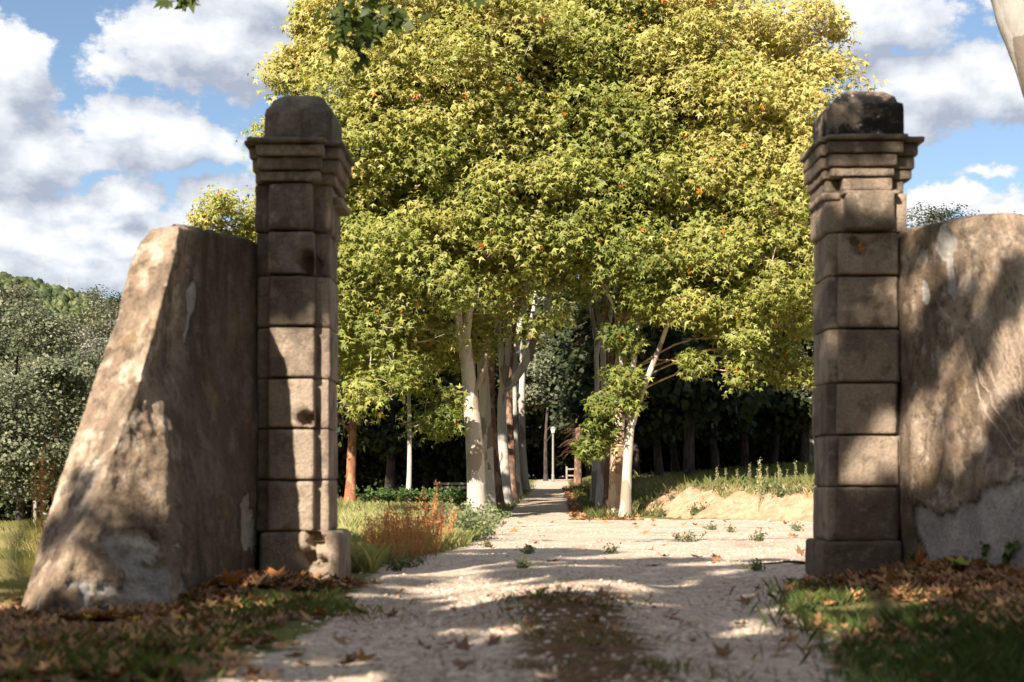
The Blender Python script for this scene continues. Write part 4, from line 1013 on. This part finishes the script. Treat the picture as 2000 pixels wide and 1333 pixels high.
obj('crown', V, [f], M_LEAF, rt, attrs={'tint': ('FACE', np.repeat(plane_tint(pos, lob, r2, lambda p: .5 + 0 * p[:, 0]), 2, 0))})['kind'] = 'stuff'
V, f = branchwork(cc, lr_, [hb2], r, sub=1); obj('branchwork', V - bl_, f, M_BARK, rt)['kind'] = 'stuff'

# ------------------------------------------------------------------ grass, litter, pebbles
def blades(x, y, h, w, lean, tint, seed, dry=None):
    r = np.random.default_rng(seed); n_ = len(x); z = height(x, y)
    an = r.random(n_) * 6.283; d = p3(np.cos(an), np.sin(an), 0); la = r.random(n_) * 6.283
    l = p3(np.cos(la), np.sin(la), 0) * (lean * h * r.random(n_))[:, None]
    b0 = p3(x, y, z - .01)
    V = np.stack([b0 - d * w[:, None], b0 + d * w[:, None], b0 + d * w[:, None] * .6 + l * .35 + p3(0, 0, 1)[None] * (h * .6)[:, None], b0 + l + p3(0, 0, 1)[None] * h[:, None]], 1).reshape(-1, 3)
    o = np.arange(n_) * 4; Fc = np.stack([o, o + 1, o + 2, o, o + 2, o + 3], -1).reshape(-1, 3)
    return V, [Fc], np.repeat(tint, 2, 0)
def grass_obj(name, label, x, y, h0, h1, w0, lean, ca, cb_, seed, hn=.8):
    r = np.random.default_rng(seed); h = r.uniform(h0, h1, len(x)) * (.5 + hn * fbm(p3(x, y) * .9, 3, seed)); w = w0 * r.uniform(.6, 1.3, len(x)) * (1 + .02 * y)
    tt = np.clip(fbm(p3(x, y) * .5, 3, seed + 1) * 1.6 - .3 + r.normal(size=len(x)) * .22, 0, 1)
    V, f, ti = blades(x, y, h, w, lean, mixc(ca, cb_, tt), seed)
    o = obj(name, V, f, M_GRASS, attrs={'tint': ('FACE', ti)})
    return tag(o, label, 'grass', kind='stuff')
def scatter(n_, x0f, x1f, y0, y1, seed, power=1.6, ok=None):
    r = np.random.default_rng(seed); u = r.random(n_)
    y = (y0 ** (1 - power) + u * (y1 ** (1 - power) - y0 ** (1 - power))) ** (1 / (1 - power))
    x = x0f(y) + r.random(n_) * (x1f(y) - x0f(y))
    if ok is not None:
        k = ok(x, y, r); x, y = x[k], y[k]
    return x, y
notg = lambda x, y, r: r.random(len(x)) > gravel_mask(x, y) * 1.3 + .05
x, y = scatter(70000, lambda y: -.155 * y + 0 * y, lambda y: np.interp(y, LE_Y, LE_X), 10.3, 54, 1, 1.5, notg)
grass_obj('meadow_grass', 'sunlit meadow grass between the left pillar and the avenue', x, y, .08, .26, .0045, .7, (.17, .20, .055), (.40, .37, .16), 1)
x, y = scatter(22000, lambda y: -.42 * y, lambda y: -.30 * y, 9, 50, 2, 1.5)
grass_obj('meadow_grass', 'dry meadow grass beyond the left wing wall at the picture edge', x, y, .08, .30, .005, .7, (.16, .16, .05), (.36, .30, .14), 2)
x, y = scatter(90000, lambda y: 2.6 + 0 * y, lambda y: .26 * y, 27, 68, 3, 1.2, lambda x, y, r: (bank_d(x, y) > 1.9 + .6 * r.normal(size=len(x)) * .5))
fr = bank_d(x, y) < 4.2 + 1.5 * np.random.default_rng(9).normal(size=len(x))
grass_obj('bank_grass', 'green meadow grass beyond the dry strip above the earth bank', x[~fr], y[~fr], .14, .42, .007, .8, (.085, .115, .025), (.22, .215, .075), 3)
grass_obj('dry_grass', 'pale dry grass along the lip of the earth bank', x[fr], y[fr], .04, .20, .006, .9, (.17, .16, .06), (.46, .38, .21), 13)
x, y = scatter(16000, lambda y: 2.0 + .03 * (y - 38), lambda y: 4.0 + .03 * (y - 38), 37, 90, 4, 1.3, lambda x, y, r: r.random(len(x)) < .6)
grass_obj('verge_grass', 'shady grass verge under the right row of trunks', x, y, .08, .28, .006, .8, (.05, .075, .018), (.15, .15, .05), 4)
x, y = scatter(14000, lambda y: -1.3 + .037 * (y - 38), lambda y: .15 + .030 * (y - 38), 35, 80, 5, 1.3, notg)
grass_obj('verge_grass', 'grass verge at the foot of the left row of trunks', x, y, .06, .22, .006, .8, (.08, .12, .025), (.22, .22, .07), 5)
def near_ok(c):
    def f_(x, y, r):
        q = 0
        for (cx, cy, sx_, sy_, a) in c: q = q + a * np.exp(-((x - cx) / sx_) ** 2 - ((y - cy) / sy_) ** 2)
        return r.random(len(x)) < q * sstep(.35, .6, fbm(p3(x, y) * 3, 3, 14)) * (1 - .7 * gravel_mask(x, y))
    return f_
x, y = scatter(110000, lambda y: -2.9 + 0 * y, lambda y: -.5 + 0 * y, 4.2, 9.4, 6, 1.01, near_ok([(-1.10, 7.8, .30, .5, .55), (-1.5, 7.2, .3, .3, .2), (-1.40, 5.3, .3, .6, .35), (-1.9, 5.0, .4, .4, .15), (-1.2, 6.4, .2, .4, .15)]))
grass_obj('grass_tuft', 'green grass growing at the foot of the left pillar', x, y, .025, .12, .0013, .9, (.055, .085, .018), (.17, .20, .055), 6)
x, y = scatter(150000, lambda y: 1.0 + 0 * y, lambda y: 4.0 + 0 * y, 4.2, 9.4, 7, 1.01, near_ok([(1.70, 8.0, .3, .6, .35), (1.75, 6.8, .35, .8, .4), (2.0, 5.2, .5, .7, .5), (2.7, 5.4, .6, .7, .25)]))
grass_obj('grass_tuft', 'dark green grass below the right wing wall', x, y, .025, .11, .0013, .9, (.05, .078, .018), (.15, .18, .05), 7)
x, y = scatter(26000, lambda y: -.4 + 0 * y, lambda y: 1.0 + 0 * y, 4.4, 9.2, 8, 1.01, near_ok([(.30, 7.5, .40, .9, .6), (.15, 5.6, .5, .5, .3), (.55, 5.1, .3, .3, .5)]))
grass_obj('grass_tuft', 'thin grass strip between the two wheel tracks', x, y, .02, .07, .0025, .9, (.07, .09, .022), (.26, .22, .10), 8)

def leaf_scatter(x, y, seed, size, ca, cb_, cc_, up=.0, flat=.55):
    r = np.random.default_rng(seed); n_ = len(x); z = height(x, y) + .008 + up * r.random(n_)
    nor = nrm(rdir(n_, r) * flat + np.array([0, 0, 1.0])); tip = rdir(n_, r)
    tm = LEAF5.copy(); tm[:, 2] = [.0, .10, .02, .22, .0, .16, .0, .20, .02, .10]
    V, f = leaves(p3(x, y, z), nor, tip, size * r.uniform(.5, 1.2, n_), tm, FAN5)
    u = r.random(n_); col_ = np.where((u < .5)[:, None], mixc(ca, cb_, r.random(n_)), mixc(cb_, cc_, r.random(n_)))
    return V, [f], np.repeat(col_, 8, 0)
DRY = ((.12, .062, .034), (.30, .155, .072), (.50, .275, .12))
def litter(name, label, n_, c, seed, size=.085, y0=4.2, y1=9.6, x0=-3.4, x1=4.2):
    x, y = scatter(n_, lambda y: x0 + 0 * y, lambda y: x1 + 0 * y, y0, y1, seed, 1.01, near_ok(c))
    V, f, ti = leaf_scatter(x, y, seed, size, *DRY, up=.03)
    return tag(obj(name, V, f, M_DRYLEAF, attrs={'tint': ('FACE', ti)}), label, 'leaf litter', kind='stuff')
litter('leaf_litter', 'brown fallen leaves heaped below the left wing wall', 40000, [(-2.2, 6.6, .8, 1.2, .75), (-2.4, 5.2, .8, .8, .7), (-1.7, 8.6, .5, .5, .8), (-1.35, 9.0, .3, .3, .5)], 31, x1=-.6)
litter('leaf_litter', 'brown fallen leaves heaped below the right wing wall', 40000, [(2.9, 8.6, .7, .7, 1.0), (3.2, 7.0, .8, 1.2, .8), (2.3, 6.6, .6, .8, .5), (2.3, 9.0, .4, .35, .8), (2.4, 7.8, .5, .6, .5)], 32, x0=1.0)
litter('leaf_litter', 'crumbled dry leaves on the strip between the wheel tracks', 9000, [(.3, 7.5, .38, .8, .7), (.4, 6.2, .4, .5, .3)], 33, .04, x0=-.5, x1=1.1)
x, y = scatter(2600, lambda y: 1.6 + .03 * (y - 38), lambda y: 3.4 + .03 * (y - 38), 35.5, 80, 34, 1.2)
V, f, ti = leaf_scatter(x, y, 34, .16, *DRY, up=.03)
tag(obj('leaf_litter', V, f, M_DRYLEAF, attrs={'tint': ('FACE', ti)}), 'fallen leaves drifted along the right edge of the avenue path', 'leaf litter', kind='stuff')

# pebbles on the drive
r = np.random.default_rng(40)
x, y = scatter(42000, lambda y: -1.4 + 0 * y, lambda y: np.where(y < 10, 2.0, .24 * y + .6), 4.4, 36, 41, 1.9, lambda x, y, r: r.random(len(x)) < gravel_mask(x, y) * (.25 + .75 * sstep(.4, .6, fbm(p3(x, y) * 2, 3, 15))))
oc = np.array([(1, 0, 0), (-1, 0, 0), (0, 1, 0), (0, -1, 0), (0, 0, 1), (.6, .6, .4), (-.6, .5, .5), (.4, -.7, .4)], float)
of = np.array([(0, 5, 4), (5, 2, 4), (2, 6, 4), (6, 1, 4), (1, 3, 4), (3, 7, 4), (7, 0, 4)])
sz_ = r.gamma(2.2, .0035, len(x)).clip(.003, .022)
V = p3(x, y, height(x, y))[:, None] + oc[None] * sz_[:, None, None] * r.uniform(.6, 1.3, (len(x), 8, 1)) * np.array([1, 1, .7])
f = (np.arange(len(x))[:, None, None] * 8 + of[None]).reshape(-1, 3)
pc = mixc((.28, .19, .13), (.64, .53, .42), r.random(len(x)))
M_PEB, t, b = mat('pebble'); t.put(b.inputs['Base Color'], t.attr('tint', 'Color')); b.inputs['Roughness'].default_value = .95
tag(obj('gravel', V.reshape(-1, 3), [f], M_PEB, attrs={'tint': ('FACE', np.repeat(pc, 7, 0))}), 'pale loose limestone gravel on the drive', 'gravel', kind='stuff')

# single fallen leaves one can pick out
tm = LEAF5.copy(); tm[:, 2] = [.0, .12, .02, .24, .0, .20, .0, .20, .02, .12]
lm = make_mesh('fallen_leaf', tm * .16, [FAN5], attrs={'tint': ('FACE', np.tile((.42, .17, .05), (8, 1)))}); lm.materials.append(M_DRYLEAF)
lm2 = make_mesh('fallen_leaf', tm * .15, [FAN5], attrs={'tint': ('FACE', np.tile((.20, .10, .05), (8, 1)))}); lm2.materials.append(M_DRYLEAF)
lm3 = make_mesh('fallen_leaf', tm * .15, [FAN5], attrs={'tint': ('FACE', np.tile((.30, .30, .05), (8, 1)))}); lm3.materials.append(M_DRYLEAF)
def fleaf(px, Y, label, me, group=None, dz=.02, tilt=.3, s=1.0):
    x_ = XX(px, Y); o = link('fallen_leaf', me, loc=(x_, Y, gz(x_, Y) + dz)); o.rotation_euler = (rng.normal() * tilt, rng.normal() * tilt, rng.random() * 6.28)
    o.scale = (s, s, s); return tag(o, label, 'leaf', group)
fleaf(550, 8.75, 'bright orange fallen leaf on the litter at the left pillar foot', lm, dz=.05, tilt=.5)
fleaf(440, 8.3, 'orange fallen leaf below the dark side of the left wall', lm, dz=.05, tilt=.5)
fleaf(1790, 8.75, 'curled orange brown leaf standing at the right pillar foot', lm, dz=.07, tilt=.9, s=1.1)
fleaf(1890, 8.4, 'yellow green maple shaped leaf on the litter below the right wall', lm3, dz=.07, tilt=.7)
lo = fleaf(1681, 9.42, 'orange leaf lodged in the crack of the right pillar', lm, s=.55); lo.location = tuple(P(1681, 492, 9.44)); lo.rotation_euler = (1.3, .2, .6)
for k in range(46):
    Y = float(rng.uniform(10.5, 33)); xl, xr = np.interp(Y, LE_Y, LE_X), min(np.interp(Y, RE_Y, RE_X), .21 * Y)
    fleaf(1000 + rng.uniform(xl, xr) / Y * F, Y, 'small brown fallen leaf lying on the open gravel', (lm, lm2, lm2)[k % 3], 'fallen leaves scattered on the gravel', .01, .35, .8)
for k in range(16):
    fleaf(rng.uniform(620, 1500), float(rng.uniform(5.2, 9)), 'brown fallen leaf lying on the shaded drive before the gate', lm2, 'fallen leaves on the shaded drive', .015, .35, .6)

# stick lying right of the gate
sp = spline([(XX(1483, 11.2), 11.2, gz(1.95, 11.2) + .02), (XX(1515, 11.15), 11.15, gz(2.1, 11.15) + .03), (XX(1540, 11.25), 11.25, gz(2.2, 11.2) + .035), (XX(1575, 11.1), 11.1, gz(2.3, 11.1) + .03)], 16)
V, f = tube(sp, np.linspace(.006, .012, 16), 6, .2, 9, 3); tag(obj('stick', V, f, M_BARK_D, smooth=True), 'dark crooked stick lying on the gravel beside the right pillar', 'stick')

# ------------------------------------------------------------------ weeds
M_STEM = simple('dry_stem', (.42, .20, .07), .9, .1)
def dock(seed, H=.45, cstem=(.36, .15, .05), cseed=(.58, .26, .09), nst=7, seeds=60, sp=.10, sm=.012):
    r = np.random.default_rng(seed); parts, sp_, sn = [], [], []
    root = thing('dock_plant', 'x', 'plant', (0, 0, 0))
    for k in range(nst):
        a = r.random() * 6.28; b0 = np.array([math.cos(a), math.sin(a), 0]) * .03; e = np.array([math.cos(a) * sp * r.random() * 2, math.sin(a) * sp * r.random() * 2, H * r.uniform(.55, 1.1)])
        pth = spline([b0 + [0, 0, -.03], .5 * (b0 + e) + r.normal(size=3) * .02, e], 8); parts.append(tube(pth, np.linspace(.004, .0015, 8), 4))
        q = pth[3:][r.integers(0, 5, seeds)] + r.normal(size=(seeds, 3)) * np.array([.016, .016, .03]); sp_.append(q)
    V, f = join(parts); obj('stem', V, f, M_STEM, root)
    q = np.concatenate(sp_); V, f = leaves(q, rdir(len(q), r), rdir(len(q), r), sm * r.uniform(.6, 1.6, len(q)), LEAF3, FAN3)
    obj('seed_head', V, [f], M_DRYLEAF, root, attrs={'tint': ('FACE', np.repeat(mixc(np.array(cseed) * .7, cseed, r.random(len(q))), 2, 0))})['kind'] = 'stuff'
    return root
dps = [dock(500), dock(501, .55), dock(502, .36)]
dl = [(760, 12.2), (775, 12.8), (790, 13.0), (800, 13.4), (815, 13.2), (825, 14.0), (838, 14.0), (845, 13.0), (805, 12.2), (855, 14.4), (870, 14.6), (740, 12.4), (785, 14.2), (825, 15.0), (860, 15.6), (770, 14.8), (812, 12.0), (728, 11.6), (745, 11.5), (762, 11.6), (780, 11.7), (796, 11.9), (735, 12.0), (822, 12.6), (752, 12.9), (850, 13.6), (795, 12.6)]
for k, (px, Y) in enumerate(dl):
    o = place(dps[k % 3], XX(px, Y), Y, 'rust brown dry dock plant at the left edge of the gravel', rng.random() * 6.28, rng.uniform(.75, 1.1)); o['group'] = 'rusty dock plants beside the gravel'
o = place(dps[1], XX(835, 15.0), 15.0, 'tallest drooping rust brown dock stalk standing before the bench', 1.0, 1.0, 1.25)
o = place(dps[1], XX(84, 9.6), 9.6, 'single tall rust stalk left of the wall end', 2.0, .7, 2.2)
def weed(seed, H, W, n_, ca, cb_, ls, name='weed_clump', stems=14):
    r = np.random.default_rng(seed); root = thing(name, 'x', 'plant'); parts, q = [], []
    for k in range(stems):
        e = np.array([r.normal() * W, r.normal() * W, H * r.uniform(.5, 1.1)]); b0 = np.array([r.normal() * W * .3, r.normal() * W * .3, -.02])
        pth = spline([b0, .5 * (b0 + e) + r.normal(size=3) * W * .1, e], 7); parts.append(tube(pth, np.linspace(.003, .0012, 7), 4))
        q.append(pth[2:][r.integers(0, 5, n_ // stems)] + r.normal(size=(n_ // stems, 3)) * W * .16)
    col_ = mixc(ca, cb_, r.random(len(parts))); V, f = join(parts); obj('stem', V, f, M_STEM if cb_[0] > cb_[1] else M_WSTEM, root)
    q = np.concatenate(q); q[:, 2] = np.abs(q[:, 2]); V, f = leaves(q, nrm(rdir(len(q), r) + [0, 0, .5]), nrm(rdir(len(q), r) + [0, 0, .6]), ls * r.uniform(.6, 1.5, len(q)), LEAF3, FAN3)
    obj('foliage', V, [f], M_PLANT, root, attrs={'tint': ('FACE', np.repeat(mixc(ca, cb_, r.random(len(q))), 2, 0))})['kind'] = 'stuff'
    return root
M_WSTEM = simple('weed_stem', (.14, .16, .07), .9, .1)
wd = [weed(520 + k, .34, .20, 900, (.09, .12, .05), (.24, .26, .13), .028) for k in range(2)]
for k, (px, Y) in enumerate([(880, 17), (905, 17.5), (925, 18), (940, 18.5), (865, 18.5), (900, 19.5), (930, 20.5), (850, 19.5), (890, 21.5), (915, 22.5), (870, 16), (835, 18), (820, 17)]):
    o = place(wd[k % 2], XX(px, Y), Y, 'grey green feathery weed clump between the dock plants and the gravel', rng.random() * 6, rng.uniform(.8, 1.3)); o['group'] = 'grey green weed clumps'
tf = [weed(540 + k, .08, .07, 160, (.06, .085, .03), (.16, .18, .07), .018, 'gravel_weed', 10) for k in range(2)]
for k, (px, Y, s) in enumerate([(1480, 17.0, 1.3), (1390, 24, 1.2), (1430, 22, 1.2), (1350, 17.2, 1.4), (1190, 13.6, 1.0), (1030, 13.2, .9), (1020, 10.9, 1.0), (1475, 10.7, 1.0), (1560, 23, 1.5), (790, 11.2, 1.1), (770, 10.8, 1.2), (950, 15.2, .9)]):
    o = place(tf[k % 2], XX(px, Y), Y, 'small dark green weed tuft growing in the open gravel', rng.random() * 6, s); o['group'] = 'weed tufts in the gravel'
st = [dock(560 + k, .62, (.2, .22, .1), (.34, .36, .19), 2, 70, .03, .020) for k in range(2)]
for k in range(20):
    px = rng.uniform(1350, 1595); Y = rng.uniform(34.5, 38.5)
    o = place(st[k % 2], XX(px, Y), Y, 'pale plumed weed stalk standing on top of the earth bank', rng.random() * 6, rng.uniform(.5, 1.1)); o['group'] = 'plumed weeds on the bank'; o.name = 'weed_stalk'
for k in range(7):
    px = rng.uniform(1290, 1590); Y = rng.uniform(33.2, 34.8) + (1590 - px) * .012
    o = place(tf[k % 2], XX(px, Y), Y, 'small weed tuft rooted on the face of the earth bank', rng.random() * 6, rng.uniform(1.5, 3.0)); o['group'] = 'weed tufts on the earth bank'
o = place(st[0], XX(1484, 34.5), 34.5, 'tallest curving weed stalk on top of the earth bank', 1, 1.6, 2.0); o.name = 'weed_stalk'
sh = weed(580, .55, .42, 900, (.035, .065, .018), (.10, .16, .045), .11, 'leafy_shrub', 16)
for k, (px, Y, lab) in enumerate([(730, 49, 'low leafy green shrub right of the red pine trunk'), (775, 49.5, 'small green shrub at the foot of the young plane tree'), (858, 50, 'bright leafy shrub below the bench'), (885, 47, 'leafy shrub against the first broad trunk'), (820, 50, 'low green shrub between the young tree and the bench')]):
    place(sh, XX(px, Y), Y, lab, k * 1.3, .9)
# seedlings at the foot of the right wall, dandelions on the left
sd = weed(590, .17, .035, 40, (.04, .07, .02), (.12, .16, .04), .04, 'seedling', 3)
for k, (px, Y, lab) in enumerate([(1935, 8.55, 'green seedling with reddish tip against the grey wall patch'), (1978, 8.35, 'tallest seedling at the right edge below the wall'), (1955, 8.45, 'smallest seedling between two taller ones below the wall'), (1788, 9.2, 'small ivy like plant in the corner of right pillar and wall')]):
    place(sd, XX(px, Y), Y, lab, k, (1.0, 1.3, .7, .8)[k])
M_YEL = simple('dandelion_petal', (.75, .50, .03), .7, .1, .1)
for k, (px, Y, lab) in enumerate([(172, 6.0, 'yellow dandelion flower nearest the left edge of the grass'), (266, 6.0, 'second yellow dandelion flower in the left foreground grass'), (350, 6.1, 'smallest yellow flower near the edge of the drive')]):
    x_ = XX(px, Y); d_ = thing('dandelion', lab, 'flower', (x_, Y, gz(x_, Y)), 'dandelions in the grass')
    V, f = tube(spline([(0, 0, -.02), (.005, 0, .05), (0, 0, .12)], 8), .0025, 5); obj('stem', V, f, M_WSTEM, d_)
    a = np.linspace(0, 6.283, 22, endpoint=False); pc_ = p3(0 * a, 0 * a, .12); nn_ = nrm(p3(np.cos(a) * .3, np.sin(a) * .3, 1)); tt_ = p3(np.cos(a), np.sin(a), .15)
    V, f = leaves(pc_, nn_, tt_, np.full(22, .018), LEAF3, FAN3); obj('petal', V, [f], M_YEL, d_)

# ------------------------------------------------------------------ bench, lamp post, rail, house, dead conifer
M_WOOD = simple('grey_weathered_wood', (.30, .255, .21), .8, .2, .4, 8)
def box(x0, x1, y0, y1, z0, z1, **kw): return rough_box(x0, x1, y0, y1, z0, z1, cut=9, r=.008, amp=0, chip=0)
YB_ = 53.0; bx0 = XX(892, YB_); bnz = gz(bx0, YB_)
bn = thing('park_bench', 'pale wooden slatted bench standing in the shade left of the trunks', 'bench', (bx0, YB_, bnz))
for k in range(2):
    V, f = box(-.85, .85, -.18, -.14, .56 + .15 * k, .66 + .15 * k); obj('back_slat', V, f, M_WOOD, bn)
for k in range(3):
    V, f = box(-.85, .85, -.10 + .14 * k, .01 + .14 * k, .42, .455); obj('seat_slat', V, f, M_WOOD, bn)
for s_ in (-.65, .65):
    V, f = box(s_ - .04, s_ + .04, -.13, .33, 0.0, .415); obj('leg', V, f, M_BARK_D, bn)
    V, f = box(s_ - .03, s_ + .03, -.135, -.095, .40, .80); obj('back_support', V, f, M_BARK_D, bn)
YL_ = 93.0; lx = XX(1080, YL_); lz = gz(lx, YL_)
lp = thing('lamp_post', 'slim grey lamp post at the far end of the avenue path', 'lamp', (lx, YL_, lz))
hgt_ = ZZ(846, YL_) - lz
M_POST = simple('painted_post', (.20, .19, .17), .6, .3, .1)
V, f = tube(np.array([(0, 0, -.1), (0, 0, .5), (0, 0, .52), (0, 0, hgt_)]), np.array([.10, .10, .075, .065]), 10); obj('post', V, f, M_POST, lp, smooth=True)
V, f = loft_rect([(hgt_ - .02, -.10, .10, -.10, .10), (hgt_ + .30, -.16, .16, -.16, .16)], amp=0, n=2); obj('lantern', V, f, simple('frosted_glass', (.40, .40, .38), .4, .5, .05), lp)
V, f = loft_rect([(hgt_ + .30, -.20, .20, -.20, .20), (hgt_ + .42, -.05, .05, -.05, .05)], amp=0, n=2); obj('lantern_roof', V, f, M_STEEL, lp)
YG = 94.0; gx = XX(1120, YG); gzz = gz(gx, YG)
rl = thing('wooden_barrier', 'small wooden rail barrier right of the lamp post', 'barrier', (gx, YG, gzz))
for s_ in (-.45, .45):
    V, f = box(s_ - .06, s_ + .06, -.06, .06, -.1, 1.0); obj('post', V, f, M_WOOD, rl)
for z_ in (.35, .78):
    V, f = box(-.395, .395, -.03, .03, z_, z_ + .10); obj('rail', V, f, M_WOOD, rl)
YH = 128.0; hx_ = XX(1052, YH); hz_ = gz(hx_, YH)
hz_ -= .9
hs = thing('stone_house', 'stone house with terracotta roof glimpsed behind the trees at the path end', 'house', (hx_, YH, hz_))
M_ROOF = simple('terracotta_tile', (.42, .19, .11), .9, .1, .4, 3); M_HW = simple('house_stone', (.42, .36, .29), .9, .1, .4, 2)
V, f = rough_box(-5, 5, 0, 7, -.5, 4.6, cut=.8, r=.02, amp=.02); obj('wall', V, f, M_HW, hs)
ro = thing('x', 'x', 'x') ; bpy.data.objects.remove(ro)
V = np.array([(-5.5, -.5, 4.5), (5.5, -.5, 4.5), (5.5, 3.5, 6.4), (-5.5, 3.5, 6.4), (5.5, 7.5, 4.5), (-5.5, 7.5, 4.5), (-5.5, -.5, 4.35), (5.5, -.5, 4.35)], float)
rf = obj('roof', V, [np.array([(0, 1, 2, 3), (3, 2, 4, 5), (6, 7, 1, 0)]), np.array([(1, 4, 2), (0, 3, 5)])], M_ROOF, hs)
for k in range(22):
    V, f = tube(np.array([(-5.3 + k * .5, -.55, 4.56), (-5.3 + k * .5, 3.5, 6.46)]), .12, 6); obj('tile_row', V, f, M_ROOF, rf)
M_GLASS = simple('window_glass', (.03, .035, .04), .15, .5, .05); M_SHUT = simple('shutter_paint', (.22, .26, .22), .7, .2)
for wx in (-3, 0, 3):
    V, f = box(wx - .5, wx + .5, -.03, .02, 1.4, 2.9); w_ = obj('window', V, f, M_GLASS, hs)
    for s_ in (-1, 1): V, f = box(wx + s_ * .78 - .25, wx + s_ * .78 + .25, -.06, -.01, 1.35, 2.95); obj('shutter', V, f, M_SHUT, w_)
# dead, twiggy conifer
YD = 78.0; dx_ = XX(1128, YD); dz_ = gz(dx_, YD)
dc = thing('dead_conifer', 'dead brown conifer with bare drooping twigs right of the path end', 'tree', (dx_, YD, dz_), 'trees beyond the gate')
V, f = tube(spline([(0, 0, -.2), (.05, 0, 3), (0, .1, 6), (.1, 0, 9.5)], 24), np.linspace(.24, .05, 24), 10, .15, 2, 5); obj('trunk', V, f, M_BARK_B, dc, smooth=True)
r = np.random.default_rng(66); parts = []
for k in range(520):
    z_ = r.uniform(1.8, 9); a = r.random() * 6.28; L = r.uniform(.4, 1.5) * (1 - .05 * z_); d = np.array([math.cos(a), math.sin(a), 0])
    p0 = np.array([0, 0, z_]); parts.append(tube(spline([p0, p0 + d * L * .5 + [0, 0, .10], p0 + d * L + [0, 0, -.22 * L]], 5), np.linspace(.014, .004, 5), 3, cap=False))
V, f = join(parts); obj('twig', V, f, simple('dead_twig', (.20, .11, .08), .9, .1), dc)['kind'] = 'stuff'
# far fence stake at the left
V, f = rough_box(-.06, .06, -.06, .06, -.2, 1.3, cut=9, r=.01, amp=0); tag(obj('fence_stake', V, f, M_POST, loc=(XX(69, 50), 50, gz(XX(69, 50), 50))), 'pale thin stake standing among the trees at the far left', 'stake')
print('objects', len(bpy.data.objects), 'tris', sum(len(m_.loops) - 2 * len(m_.polygons) for m_ in bpy.data.meshes))
